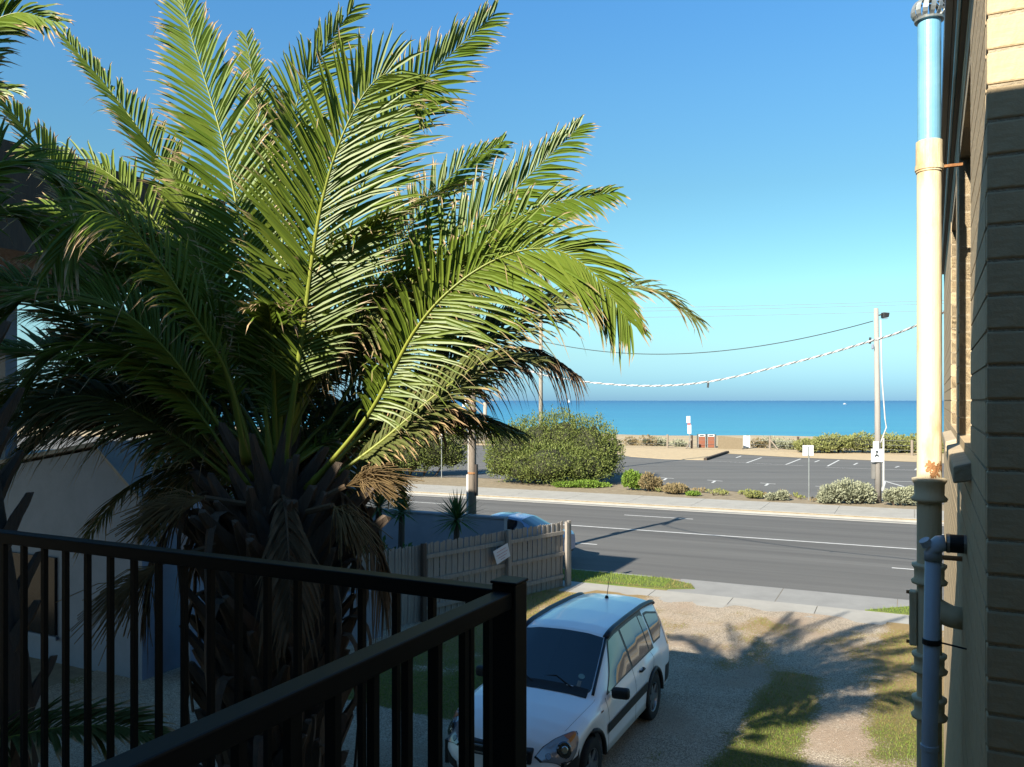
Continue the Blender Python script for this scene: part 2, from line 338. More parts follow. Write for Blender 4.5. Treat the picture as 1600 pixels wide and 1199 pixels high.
for x, y in ((1041,748),(1117,752),(1200,756.5),(1286,761.5)):
    mark((x-12,y-1.2),(x+12,y+0.5),.13); mark((x+1,y-.3),(x-4,y+3),.14)
for pa, pb in (((1166,724),(1190,715.5)),((1228,726.5),(1251,717.5)),((1293,729),(1311,719.5)),((1430,735),(1438,728)),((1150,716),(1158,713)),((1280,720),(1273,722.5)),((1340,724),(1334,727)),((1405,729),(1399,731)),((1378,768),(1383,752)),((1384,752.5),(1432,753.5)),((1384,753),(1412,761))): mark(pa, pb, .13)
mark((1103,720.5),(1255,728.5),.07); mark((1290,731),(1434,735.5),.10); mark((745,740.5),(765,737),.12)

# ---- sea
sm = bpy.data.materials.new('sea_water'); n, l = nodes(sm); bs = n['Principled BSDF']
tc = n.new('ShaderNodeTexCoord'); sp = n.new('ShaderNodeSeparateXYZ'); l.new(tc.outputs['Object'], sp.inputs[0])
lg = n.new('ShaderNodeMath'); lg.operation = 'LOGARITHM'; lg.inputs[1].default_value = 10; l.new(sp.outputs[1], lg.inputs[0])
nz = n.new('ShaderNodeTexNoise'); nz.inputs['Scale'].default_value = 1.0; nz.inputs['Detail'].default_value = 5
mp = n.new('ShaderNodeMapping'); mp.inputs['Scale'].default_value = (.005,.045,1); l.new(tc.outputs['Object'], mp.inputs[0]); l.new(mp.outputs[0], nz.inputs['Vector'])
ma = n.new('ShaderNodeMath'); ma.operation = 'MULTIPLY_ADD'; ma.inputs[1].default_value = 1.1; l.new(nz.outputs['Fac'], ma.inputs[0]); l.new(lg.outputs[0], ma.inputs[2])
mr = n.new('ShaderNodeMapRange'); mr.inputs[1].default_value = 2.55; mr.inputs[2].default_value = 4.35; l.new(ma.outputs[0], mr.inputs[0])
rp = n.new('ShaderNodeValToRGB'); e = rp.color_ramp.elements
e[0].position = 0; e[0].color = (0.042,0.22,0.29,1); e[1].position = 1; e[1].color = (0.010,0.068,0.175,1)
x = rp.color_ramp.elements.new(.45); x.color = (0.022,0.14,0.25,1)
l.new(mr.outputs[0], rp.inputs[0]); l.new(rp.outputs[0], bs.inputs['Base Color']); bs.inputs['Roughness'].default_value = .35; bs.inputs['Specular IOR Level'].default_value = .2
w1 = n.new('ShaderNodeTexNoise'); w1.inputs['Scale'].default_value = 1; w1.inputs['Detail'].default_value = 6
mp2 = n.new('ShaderNodeMapping'); mp2.inputs['Scale'].default_value = (.12,.45,1); l.new(tc.outputs['Object'], mp2.inputs[0]); l.new(mp2.outputs[0], w1.inputs['Vector'])
bp = n.new('ShaderNodeBump'); bp.inputs['Strength'].default_value = 1; bp.inputs['Distance'].default_value = .5; l.new(w1.outputs['Fac'], bp.inputs['Height']); l.new(bp.outputs[0], bs.inputs['Normal'])
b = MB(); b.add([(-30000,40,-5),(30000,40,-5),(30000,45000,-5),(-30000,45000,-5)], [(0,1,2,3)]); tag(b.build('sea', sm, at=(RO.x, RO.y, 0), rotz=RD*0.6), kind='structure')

# ================================================================== BUILDINGS
M('cream_paint_brick', (0.68,0.52,0.31), (0.56,0.41,0.23), 14, 0.75, 0.22, bscale=60, lo=.3, hi=.7)
M('mortar', (0.50,0.41,0.28), (0.42,0.34,0.23), 20, .9, .5, bscale=120)
bld = thing('brick_building', unlot(.12, 2.36), 'cream painted brick building on the right with pipes up its side', 'building', rotz=LOT)
CO = 0.086; ZT = 6.2
# wall core with two window openings on the side face (local: x into the building, y along the wall)
wins = [(0.98, 2.40), (2.95, 4.40)]; SILL, HEAD = 4.53, 5.95
b = MB(); D_ = 0.0035
ys = [D_] + [v for w in wins for v in w] + [8.5]
for y0, y1 in zip(ys[0::2], ys[1::2]): b.box((D_, y0, 0), (.24, y1, ZT))
for y0, y1 in wins: b.box((D_, y0, 0), (.24, y1, SILL)); b.box((D_, y0, HEAD), (.24, y1, ZT))
b.box((.24, D_, 0), (6, .24, ZT)); b.box((.24, 8.2, 0), (6, 8.5, ZT)); b.box((5.7, .24, 0), (6, 8.2, ZT)); b.box((.24,.24,ZT-.2),(5.7,8.2,ZT-.02))
b.build('wall', MATS['mortar'], bld)
# bricks of the face that looks back at the camera, one by one
bm_ = MB(); bm_.box((0, 0, 0), (.225, .05, CO-.007)); br0 = bm_.build('brick', MATS['cream_paint_brick'], bld, bevel=.005)
hm_ = MB(); hm_.box((0, 0, 0), (.105, .05, CO-.007)); hb0 = hm_.build('brick', MATS['cream_paint_brick'], bld, bevel=.005)
first = {'f': True, 'h': True}
for k in range(int(ZT/CO)):
    z = k*CO + .004
    if z < 2.6: continue                                   # the lower courses cannot be seen from the balcony
    xs = [(0, 'f'), (.236, 'f'), (.472, 'f')] if k % 2 == 0 else [(0, 'h'), (.116, 'f'), (.352, 'f')]
    for x, t in xs:
        src = br0 if t == 'f' else hb0
        if first[t]: o = src; first[t] = False
        else: o = bpy.data.objects.new('brick', src.data); COL.objects.link(o); o.parent = bld; bv = o.modifiers.new('bevel','BEVEL'); bv.width=.005; bv.segments=2
        o.location = (x, R.uniform(-.0015,.0), z)
b = MB(); k = 0                                            # side face and the rest: bricks too oblique to pick apart
for k in range(int(ZT/CO)):
    z = k*CO + .004; y = .056 + (.12 if k % 2 else 0)
    y = .056
    while y < 8.4:
        y1 = 8.48; w = [w_ for w_ in wins if y1 > w_[0]-.002 and y < w_[1]+.002] if SILL-.05 < z < HEAD+.0 else []
        seg = [(y, y1)]
        for w_ in w: seg = [s2 for s in seg for s2 in ((s[0], min(s[1], w_[0])), (max(s[0], w_[1]), s[1])) if s2[1]-s2[0] > .01]
        for s in seg: j = R.uniform(-.0006,.0004); b.box((j, s[0], z), (.05, s[1], z+CO-.007))
        y = 9
o = b.build('side_brickwork', MATS['cream_paint_brick'], bld); o['kind'] = 'stuff'
M('sill_paint', (0.62,0.50,0.33), (0.5,0.4,0.27), 10, .7, .3); M('window_dark', (0.012,0.014,0.016), None, rough=.2, spec=.3)
M('brown_metal', (0.055,0.04,0.03), (0.035,0.026,0.02), 4, .5); M('pale_blue_paint', (0.23,0.50,0.66), (0.18,0.43,0.60), 5, .42, .06, bscale=40)
for y0, y1 in wins:
    w = MB(); w.box((.12, y0, SILL), (.135, y1, HEAD)); wo_ = w.build('window', MATS['window_dark'], bld)
    f_ = MB()
    for q in ((y0, y0+.05), (y1-.05, y1), ((y0+y1)/2-.025, (y0+y1)/2+.025)): f_.box((.10, q[0]+.002, SILL+.002), (.117, q[1]-.002, HEAD-.002))
    f_.box((.101, y0+.052, SILL+.003), (.116, y1-.052, SILL+.05)); f_.box((.101, y0+.052, HEAD-.05), (.116, y1-.052, HEAD-.003)); f_.build('window_frame', MATS['sill_paint'], wo_)
    s_ = MB(); s_.prism([(-.055, y0-.06, SILL-.09), (.098, y0-.06, SILL-.06), (.098, y0-.06, SILL+.012), (-.055, y0-.06, SILL-.03)], (0, y1-y0+.12, 0)); s_.build('window_sill', MATS['sill_paint'], bld, bevel=.006)
g_ = MB(); g_.box((-.045, -.02, ZT+.004), (.3, 8.6, ZT+.02)); g_.box((-.075, -.02, ZT+.022), (-.05, 8.6, ZT+.17)); g_.box((-.048, -.02, ZT+.022), (6.1, 8.6, ZT+.14)); g_.build('gutter', MATS['brown_metal'], bld)
g_ = MB(); g_.tube([(-.03, -.02, ZT-.008), (-.03, 8.6, ZT-.008)], .008, 6); g_.build('gutter_lip', MATS['pale_blue_paint'], bld)
M('roof_metal', (.25,.24,.22), (.2,.19,.18), 2, .6); g_ = MB(); g_.box((-.03, -.02, ZT+.15), (6.2, 8.6, ZT+.2)); g_.build('roof', MATS['roof_metal'], bld)

# our own block behind the lens: it throws the shade over the balcony and the lower part of the garden
M('render_cream', (0.55,0.47,0.36), (0.47,0.40,0.30), 3, .85, .3)
own = thing('apartment_block', unlot(-4, -6), 'cream rendered apartment block behind the balcony', 'building', rotz=LOT)
b = MB(); b.box((-9, -4, 0), (10.5, 4.1, 6.55)); b.build('wall', MATS['render_cream'], own)
b = MB(); b.box((-9.2, -4.2, 6.552), (10.7, 6.25, 6.77)); b.build('roof', MATS['brown_metal'], own)  # unseen overhang added to keep sky light off the balcony and bricks
b = MB(); b.box((-9.1,-4,6.772),(-1.7,6.2,8.6)); b.build('added_shade_storey', MATS['render_cream'], own); b = MB(); b.box((-9.3,-4.2,8.602),(-1.6,6.25,8.8)); b.build('added_shade_roof', MATS['brown_metal'], own)  # unseen taller part, added to throw shade on the palm's left side
b = MB(); b.box((2.0,4.102,3.25),(2.9,4.13,5.3)); dd = b.build('door', MATS['brown_metal'], own); b = MB(); b.box((2.08,4.131,4.2),(2.12,4.17,4.3)); b.build('handle', MATS['roof_metal'], dd)
b = MB(); b.box((-.6,4.102,2.96),(4.1,7.75,3.14)); b.build('balcony_slab', MATS['render_cream'], own)
for x in (-.4, 3.7): b = MB(); b.box((x,7.4,0),(x+.2,7.6,2.958)); b.build('column', MATS['render_cream'], own)

# ------------------------------------------------------------------ pipes on the side wall
M('cream_pipe', (0.88,0.74,0.49), (0.55,0.33,0.13), 9, .55, .1, spec=.3, stretch=(1,1,.3), lo=.52, hi=.78); M('rust', (0.30,0.12,0.04), (0.42,0.22,0.09), 12, .9, .5); M('pvc_grey', (0.62,0.71,0.82), (0.54,0.63,0.74), 5, .42)
M('black_rubber', (0.012,0.012,0.013), None, rough=.6); M('steel', (.45,.44,.42), None, rough=.4, metal=.8); M('galv', (0.50,0.53,0.52), (0.36,0.38,0.37), 9, .38, metal=.55)
YP = 3.8; pc = P(1452, 626, YP); pb = Vector((pc.x, pc.y, 0))
vp = thing('vent_pipe', pb, 'cream and pale blue vent stack with slatted cowl and rusty collars', 'pipe', rotz=LOT)
def zpx(y, Y=YP): return H - (y-HY)/F*Y
r_ = .052
b = MB(); b.lathe([(r_, 0), (r_, zpx(226))], 28); b.build('lower_pipe', MATS['cream_pipe'], vp, smooth=False)
b = MB(); b.lathe([(r_-.003, zpx(226)+.001), (r_-.003, zpx(30))], 28); b.build('upper_pipe', MATS['pale_blue_paint'], vp)
b = MB(); b.lathe([(r_+.004, zpx(270)), (r_+.005, zpx(266)), (r_+.004, zpx(222)), (r_-.001, zpx(221))], 28); b.build('socket', MATS['cream_pipe'], vp)
def collar(y0, y1, mat, rr=.021):
    b = MB(); z0, z1 = zpx(y1), zpx(y0); hh = z1-z0
    b.lathe([(r_+.002,z0-.004),(r_+rr,z0),(r_+rr+.004,z0+hh*.12),(r_+rr*.5,z0+hh*.26),(r_+rr*.55,z0+hh*.7),(r_+rr,z0+hh*.84),(r_+rr,z0+hh*.95),(r_+.002,z1)], 28); b.build('collar', mat, vp, smooth=True)
collar(746, 783, MATS['cream_pipe']); collar(880, 912, MATS['cream_pipe']); collar(1020, 1050, MATS['cream_pipe']); collar(1088, 1122, MATS['cream_pipe'])
b = MB()
for g0, y0_, s0, off in ((-.55,728,.021,.0010),(-.15,735,.025,.0014),(.25,728,.018,.0018),(-.35,741,.016,.0022)):       # flaked paint with ragged edges
    rr_ = [s0*R.uniform(.45,1.25) for k in range(22)]; ring = []
    for k in range(22):
        a_ = 2*pi*k/22; g = g0-pi*.3+rr_[k]*cos(a_)/r_; ring.append((cos(g)*(r_+off), sin(g)*(r_+off), zpx(y0_)+rr_[k]*1.3*sin(a_)))
    g = g0-pi*.3; b.add([(cos(g)*(r_+off), sin(g)*(r_+off), zpx(y0_))]+ring, [(0,1+k,1+(k+1)%22) for k in range(22)])
b.build('rust_patch', MATS['rust'], vp)
b = MB(); b.lathe([(r_-.01,zpx(36)),(r_+.01,zpx(34)),(r_+.012,zpx(31)),(r_-.01,zpx(30))],24); b.build('cowl_base', MATS['galv'], vp)
for k in range(14):                                        # curved louvre blades of the wind cowl
    g = 2*pi*k/14; b = MB(); pts2 = []
    for q in range(7):
        t = q/6; ph = -.75 + 1.75*t; rr = .079*cos(ph*.95); pts2.append((rr, zpx(21)+.058*sin(ph)+.012))
    for q in range(7):
        rr, z = pts2[q]
        for dg in (-.17, .11): b.v.append((rr*cos(g+dg+q*.03)*(1.0 if dg < 0 else .93), rr*sin(g+dg+q*.03)*(1.0 if dg<0 else .93), z)); 
    b.f += [(2*q, 2*q+1, 2*q+3, 2*q+2) for q in range(6)]; b.mi += [0]*6
    o = b.build('cowl_blade', MATS['galv'], vp); sm_ = o.modifiers.new('solid','SOLIDIFY'); sm_.thickness = .0025
b = MB(); b.lathe([(.03, zpx(21)+.058), (.034, zpx(21)+.064), (.01, zpx(21)+.07)], 16); b.build('cowl_cap', MATS['galv'], vp)
b = MB(); z = zpx(263); b.lathe([(r_+.006,z-.012),(r_+.008,z-.011),(r_+.008,z+.011),(r_+.006,z+.012)],24); b.build('strap', MATS['cream_pipe'], vp)
b = MB(); b.box((.06,-.009,z-.006),(.135,.009,z+.006)); b.build('strap_bracket', MATS['rust'], vp)
b = MB(); z = zpx(955, YP); b.tube([(0,0,z+.03),(.05,0,z),(.09,0,z-.015),(.14,0,z-.02)], [.05,.052,.05,.05], 16); b.build('branch_elbow', MATS['cream_pipe'], vp, smooth=True)
b = MB(); b.box((-.082,-.03,zpx(1010)),(-.05,.03,zpx(925))); b.build('inspection_plate', MATS['cream_pipe'], vp, bevel=.006)
for y in (928, 1006): b = MB(); b.tube([(-.095,0,zpx(y)),(-.075,0,zpx(y))], .009, 6); b.build('bolt', MATS['rust'], vp)
for y in (868,): b = MB(); b.tube([(.0,-.03,zpx(y)),(.135,-.03,zpx(y))], .011, 8); b.build('wall_spike', MATS['rust'], vp)

YV = 3.3; pv = P(1458, 626, YV)
pp = thing('waste_pipe', Vector((pv.x, pv.y, 0)), 'grey blue plastic waste pipe with elbow joined to the wall by black rubber', 'pipe', rotz=LOT)
zt = zpx(868, YV); rp_ = .0295
b = MB(); b.tube([(-.025,0,0),(-.012,0,zpx(1150,YV)),(0,0,zt)], rp_, 22); b.build('down_pipe', MATS['pvc_grey'], pp, smooth=True)
b = MB(); b.tube([(0,0,zt-.02),(0,0,zt+.01),(.006,0,zt+.032),(.022,0,zt+.048),(.045,0,zt+.052)], [.033,.033,.0335,.033,.033], 22); b.build('elbow', MATS['pvc_grey'], pp, smooth=True)
b = MB(); b.tube([(-.02,-.012,zt+.04),(-.032,-.02,zt+.062)], .021, 14); b.build('inspection_cap', MATS['pvc_grey'], pp)
b = MB(); b.tube([(.046,0,zt+.052),(.122,0,zt+.052)], .036, 20); cpn = b.build('rubber_coupling', MATS['black_rubber'], pp)
for x in (.054, .112): b = MB(); b.tube([(x-.005,0,zt+.052),(x+.005,0,zt+.052)], .0375, 20); b.build('hose_clamp', MATS['steel'], cpn)
b = MB(); z = zpx(1003, YV); b.lathe([(rp_+.001,z-.011),(rp_+.0045,z-.01),(rp_+.0045,z+.01),(rp_+.001,z+.011)],22, c=(-.006,0,0)); cl_ = b.build('pipe_clip', MATS['black_rubber'], pp)
b = MB(); b.tube([(.026,0,z),(.125,-.01,z-.012)], .004, 6); b.build('clip_rod', MATS['black_rubber'], cl_)
b = MB(); z = zpx(1165, YV); b.lathe([(rp_+.001,z-.02),(rp_+.004,z-.018),(rp_+.004,z),(rp_+.001,z+.002)],22,c=(-.013,0,0)); b.build('joint_socket', MATS['pvc_grey'], pp)

# ------------------------------------------------------------------ balcony railing
M('black_steel', (0.006,0.006,0.006), (0.009,0.009,0.009), 8, .5, spec=.2)
pst = P(796, 905, 2.05); pz = pst.z - .012
rl = thing('balcony_railing', Vector((pst.x, pst.y, 3.14)), 'black steel balcony railing with square balusters', 'railing', rotz=LOT)
hz = pz - 3.14
b = MB(); b.box((-.0325,-.0325,0),(.0325,.0325,hz+.004)); b.build('post', MATS['black_steel'], rl, bevel=.003)
b = MB(); b.box((-.036,-.036,hz+.005),(.036,.036,hz+.012)); b.build('post_cap', MATS['black_steel'], rl, bevel=.003)
b = MB(); b.box((-3.6,-.025,hz-.052),(-.034,.025,hz-.012)); b.build('top_rail', MATS['black_steel'], rl, bevel=.004)
b = MB(); b.box((-.025,-3.3,hz-.052),(.025,-.034,hz-.012)); b.build('top_rail', MATS['black_steel'], rl, bevel=.004)
b = MB(); b.box((-3.6,-.02,.07),(-.034,.02,.10)); b.build('bottom_rail', MATS['black_steel'], rl)
b = MB(); b.box((-.02,-3.3,.07),(.02,-.034,.10)); b.build('bottom_rail', MATS['black_steel'], rl)
b = MB(); b.box((-.0085,-.0085,.101),(.0085,.0085,hz-.0525)); bl = b.build('baluster', MATS['black_steel'], rl); bl.location = (-.112,0,0)
def dupb(x, y, src=bl):
    o = bpy.data.objects.new(src.name.split('.')[0], src.data); COL.objects.link(o); o.parent = src.parent; o.location = (x, y, 0)
for k in range(2, 33): dupb(-.112*k, 0)
for k in range(1, 29): dupb(0, -.112*k)
b = MB(); b.box((-3.68,-.0325,0),(-3.615,.0325,hz+.004)); b.build('post', MATS['black_steel'], rl)

# ================================================================== FENCES AND WALLS
def tim(name, c, c2): return M(name, c, c2, 3.0, .9, .5, bscale=14, stretch=(9,9,.6), lo=.25, hi=.75)
tim('grey_timber', (0.46,0.41,0.35), (0.24,0.21,0.18)); tim('dark_timber', (0.12,0.085,0.06), (0.07,0.05,0.04))
fa, fb = G(617,983), G(886,916); fdir = (fb-fa).normalized(); fang = atan2(fdir.y, fdir.x)
fe = thing('paling_fence', fb, 'weathered grey timber paling fence along the driveway', 'fence', rotz=fang)   # local -x runs back towards the camera
FH = 1.66; pal = []
for i in range(5):
    b = MB(); w = (.096,.092,.1,.094,.098)[i]
    b.prism([(0,0,0),(w,0,0),(w,0,FH-.012*(i%3)),(w*.75,0,FH+.008),(w*.2,0,FH-.004*i)], (0,.014,0)); pal.append(b)
palo = [p.build('paling', MATS['grey_timber'], fe) for p in pal]; used = set()
x = -.12; i = 0
while x > -6.9:
    k = R.randrange(5)
    if k in used: o = bpy.data.objects.new('paling', palo[k].data); COL.objects.link(o); o.parent = fe
    else: o = palo[k]; used.add(k)
    o.location = (x-.1, .03 + (.014 if i % 2 else 0), R.uniform(-.02,.02)-.01); o.rotation_euler.y = R.uniform(-.006,.006); x -= .088; i += 1
for k in range(2):
    if k == 0: X0, X1 = -2.15, -.13
    else: X0, X1 = -2.15-2.6*k, -2.15-2.6*(k-1)-.1
    for z in (.28, .85, 1.38):
        b = MB(); b.box((X0, -.012, z-.045), (X1, .028, z+.045)); o = b.build('rail', MATS['grey_timber'], fe)
        b.v and None
for k in range(3):
    X = -2.2-2.6*k; b = MB(); b.box((X-.05,-.11,0),(X+.05,-.014,FH+.03)); b.build('post', MATS['dark_timber'] if k else MATS['grey_timber'], fe, bevel=.008)
for j, (x0, y0) in enumerate(((-.11,-.09),(-.075,-.05),(.0,-.06))):
    b = MB(); b.box((x0,y0,0),(x0+.1,y0+.07,FH-.03+.02*j)); b.build('end_post', MATS['grey_timber'], fe, bevel=.008)
# paper notice on the fence
M('paper', (0.72,0.74,0.78), None, rough=.7); M('faint_red', (0.55,0.30,0.33), None, rough=.8)
nt = thing('paper_notice', fb + fdir*(-2.45) + Vector((0,0,1.2)), 'white paper notice with faint red lines pinned to the fence', 'notice', rotz=fang)
cs = [Vector((-.34,-.135,.06)), Vector((.14,-.135,.20)), Vector((.24,-.125,-.12)), Vector((-.2,-.125,-.26))]
b = MB(); b.prism(cs, (0,.004,0)); sh_ = b.build('sheet', MATS['paper'], nt)
b = MB(); uu = cs[1]-cs[0]; ww = cs[3]-cs[0]
for r0, s0, s1 in ((.2,.2,.8),(.42,.12,.88),(.62,.18,.75),(.8,.3,.6)):
    q = [cs[0]+uu*s+ww*t+Vector((0,-.002,0)) for s, t in ((s0,r0),(s1,r0),(s1,r0+.05),(s0,r0+.05))]; b.add(q, [(0,1,2,3)])
b.build('faded_lines', MATS['faint_red'], sh_)

# street wall of the neighbour, rendered grey
M('grey_render', (0.30,0.32,0.36), (0.26,0.28,0.32), 2, .85, .3)
sw_b = P(790, 808, 23.0); sw_b.z = 0
wl_ = thing('street_wall', sw_b, 'smooth grey rendered front wall behind the paling fence', 'wall', rotz=RD)
zt_ = P(790, 808, 23.0).z
b = MB(); b.box((-13,-.1,0),(0,.1,zt_-.06)); b.build('wall', MATS['grey_render'], wl_)
b = MB(); b.box((-13.0,-.13,zt_-.058),(.03,.13,zt_)); b.build('coping', MATS['grey_render'], wl_, bevel=.01)
nw = thing('garden_wall', G(611,1000), 'low grey rendered garden wall beside the palm trunk', 'wall', rotz=fang)
b = MB(); b.box((-2.4,.25,0),(0,.4,.95)); b.build('wall', MATS['grey_render'], nw); b = MB(); b.box((-2.43,.22,.952),(.03,.43,1.0)); b.build('coping', MATS['grey_render'], nw)

# neighbour's house on the left
M('shade_toned_render', (0.24,0.29,0.38), (0.20,0.25,0.33), 2, .8, .2); M('patio_slab', (0.34,0.38,0.42), (0.28,0.31,0.35), 2, .7)  # blue-grey wall base holds the shade of a wall taken for white
hx = lot(P(222, 776, 14.0))
nh = thing('neighbour_house', unlot(hx.x, hx.y, 0), 'gabled neighbour house in shade-toned blue grey with dark flat canopy roof, left of the palm', 'house', rotz=LOT)
b = MB(); zr = P(222,776,14.0).z; b.prism([(0,0,0),(0,0,zr),(-1.05,0,zr+.78),(-4.2,0,zr+.30),(-9,0,zr+.2),(-9,0,0)], (0,6,0)); b.build('wall', MATS['shade_toned_render'], nh)
b = MB()
for q0, q1 in (((.12,zr-.06),(-1.05,zr+.83)),((-1.05,zr+.83),(-4.2,zr+.35)),((-4.2,zr+.35),(-9,zr+.25))): b.prism([(q0[0],-.15,q0[1]),(q0[0],-.15,q0[1]+.07),(q1[0],-.15,q1[1]+.07),(q1[0],-.15,q1[1])], (0,6.3,0))
b.build('roof', MATS['roof_metal'], nh)
b = MB(); b.box((-3.6,-.06,.5),(-2.2,-.002,1.9)); wdw = b.build('window', MATS['window_dark'], nh); b = MB(); b.box((-3.66,-.08,.42),(-2.14,-.062,.49)); b.build('sill', MATS['shade_toned_render'], wdw)
oa, ob = hx.x, hx.y
b = MB(); b.box((-22-oa, -4-ob, 6.75), (-11.0-oa, 10.7-ob, 8.2)); b.build('canopy_roof', MATS['dark_timber'], nh)
for a_, b_ in ((-11.4,10.3),(-11.4,4.0),(-16.5,10.3),(-11.4,-2)): b = MB(); b.box((a_-oa-.12,b_-ob-.12,0),(a_-oa+.12,b_-ob+.12,6.748)); b.build('canopy_post', MATS['shade_toned_render'], nh)
pa_ = lot(G(200, 985)); b = MB(); b.box((pa_.x-7, pa_.y, .01), (pa_.x+.6, pa_.y+4.5, .06)); tag(b.build('patio', MATS['patio_slab'], rotz=LOT), kind='structure')
# barbecue, white post, glass screen on the patio
M('char_metal', (0.02,0.02,0.022), (.03,.03,.03), 6, .5); 
bq = G(75, 985); bb = thing('barbecue', bq, 'black covered barbecue trolley standing on the patio', 'barbecue', rotz=.3)
b = MB(); b.prism([(-.55,-.28,.75),(.55,-.28,.75),(.55,-.2,1.12),(.3,-.05,1.22),(-.3,-.05,1.22),(-.55,-.2,1.12)], (0,.5,0)); b.build('hood', MATS['char_metal'], bb, bevel=.02)
b = MB(); b.box((-.8,-.26,.70),(.8,.22,.745)); b.build('shelf', MATS['char_metal'], bb)
for sx in (-.5,.5):
    for sy in (-.2,.16): b = MB(); b.bar((sx,sy,.08),(sx*.95,sy,.70),.04,.04); b.build('leg', MATS['char_metal'], bb)
for sx in (-.5,.5): b = MB(); b.tube([(sx,-.24,.08),(sx,-.16,.08)], .08, 14); b.build('wheel', MATS['black_rubber'], bb)
g0 = G(57, 1010); b = MB(); b.box((-.05,-.05,0),(.05,.05,1.05)); b.box((-.06,-.06,1.051),(.06,.06,1.07)); tag(b.build('patio_post', M('post_white', (.8,.8,.78), None, rough=.6), at=g0, rotz=LOT), 'short white post at the edge of the patio', 'post')
gs = thing('glass_screen', G(205, 962), 'glass patio screen with slim dark posts', 'screen', rotz=RD)
M('screen_glass', (0.30,0.45,0.55), None, rough=.05, spec=.5)
for k in range(3):
    b = MB(); b.box((k*1.0+.03,-.006,.08),(k*1.0+.95,.006,1.25)); b.build('pane', MATS['screen_glass'], gs); b = MB(); b.box((k*1.0-.02,-.02,0),(k*1.0+.02,.02,1.3)); b.build('post', MATS['char_metal'], gs)

# ================================================================== CARS
class Car:
    """body surface as a function of station x (0 = rear axle, forward +) and section parameter s (0 sill .. 8 centre line)"""
    def __init__(s, st, wheels, wr): s.st = st; s.wh = wheels; s.wr = wr
    def row(s, x):
        st = s.st
        if x <= st[0][0]: r = st[0][1:]
        elif x >= st[-1][0]: r = st[-1][1:]
        else:
            for a, c in zip(st, st[1:]):
                if a[0] <= x <= c[0]:
                    t = (x-a[0])/(c[0]-a[0]); r = [p+(q-p)*t for p, q in zip(a[1:], c[1:])]; break
        return r                                              # w, zlow, zbelt, ztop, wtop, crown
    def pt(s, x, q, side=1):
        w, zl, zb, zt, wt, crown = s.row(x)
        for xw in s.wh:
            d = abs(x-xw)
            if d < s.wr+.075: zl = max(zl, s.wr + sqrt(max(0,(s.wr+.075)**2-d*d)))
        zm = zl+(zb-zl)*.5
        pr = [(w-.10, zl-.0), (w-.015, zl+.01), (w, zm), (w-.012, zl+(zb-zl)*.8), (w-.055, zb), (wt+(w-.055-wt)*.5+.012, zb+(zt-crown-zb)*.5), (wt, zt-crown), (wt*.62, zt-crown*.28), (0, zt)]
        k = min(int(q), 7); t = q-k; a, c = pr[k], pr[k+1]
        p0 = pr[max(k-1,0)]; p3 = pr[min(k+2,8)]
        if k in (6, 7) or k in (1, 2, 3):                     # rounded parts of the section
            f = lambda i: .5*((2*a[i])+(c[i]-p0[i])*t+(2*p0[i]-5*a[i]+4*c[i]-p3[i])*t*t+(3*a[i]-p0[i]-3*c[i]+p3[i])*t**3) if k not in (1,3,6) else a[i]+(c[i]-a[i])*t
            y, z = f(0), f(1)
        else: y, z = a[0]+(c[0]-a[0])*t, a[1]+(c[1]-a[1])*t
        return Vector((x, side*max(y,0), z))
    def nrm(s, x, q, side=1):
        e = .02; du = s.pt(x+e,q,side)-s.pt(x-e,q,side); dv = s.pt(x,min(q+e,8),side)-s.pt(x,max(q-e,0),side)
        n_ = dv.cross(du)*side
        return n_.normalized() if n_.length > 1e-9 else Vector((0,0,1))
    def patch(s, b, x0, x1, lo, hi, nx, nq, off, side=1, mi=0, thick=0):
        """area between curves q=lo(x) and q=hi(x), standing `off` above the paint"""
        vs = []
        for i in range(nx+1):
            x = x0+(x1-x0)*i/nx; l0, h0 = lo(x), hi(x)
            for j in range(nq+1):
                q = l0+(h0-l0)*j/nq; vs.append(s.pt(x,q,side)+s.nrm(x,q,side)*off)
        b.add(vs, [(i*(nq+1)+j,(i+1)*(nq+1)+j,(i+1)*(nq+1)+j+1,i*(nq+1)+j+1) for i in range(nx) for j in range(nq)], mi=mi)
    def body(s, b, x0, x1, nx):
        qs = [0,.5,1,1.33,1.66,2,2.33,2.66,3,3.33,3.66,4,4.5,5,5.5,6,6.2,6.4,6.6,6.8,7,7.25,7.5,7.75,8]
        row = [(q,1) for q in qs]+[(q,-1) for q in qs[-2::-1]]; k = len(row)
        vs = [s.pt(x0+(x1-x0)*i/nx, q, sd_) for i in range(nx+1) for q, sd_ in row]
        b.add(vs, [(i*k+j,(i+1)*k+j,(i+1)*k+j+1,i*k+j+1) for i in range(nx) for j in range(k-1)])
        b.add([vs[j] for j in range(k)], [tuple(range(k))]); b.add([vs[nx*k+j] for j in range(k)], [tuple(range(k))[::-1]])
M('white_paint_car', (1.28,1.30,1.33), None, rough=.3, spec=.45, coat=.5); M('navy_trim', (0.012,0.018,0.035), None, rough=.45); M('car_glass', (0.006,0.008,0.013), None, rough=.03, spec=.7, coat=.5)
M('trim_black', (0.016,0.016,0.018), (.022,.022,.024), 20, .6); M('tyre', (0.014,0.014,0.015), (.022,.021,.02), 14, .85); M('alloy', (.42,.43,.45), None, rough=.35, metal=.85)
M('lamp_clear', (.30,.32,.36), None, rough=.06, spec=.8, coat=1.0); M('lamp_orange', (.62,.17,.02), None, rough=.12, coat=1.0); M('chrome', (.75,.76,.78), None, rough=.12, metal=1.0); M('reflector', (.16,.17,.19), None, rough=.1, metal=.9)
M('lamp_red', (.35,.012,.012), None, rough=.15, coat=1.0); M('gap_line', (.02,.022,.026), None, rough=.9)
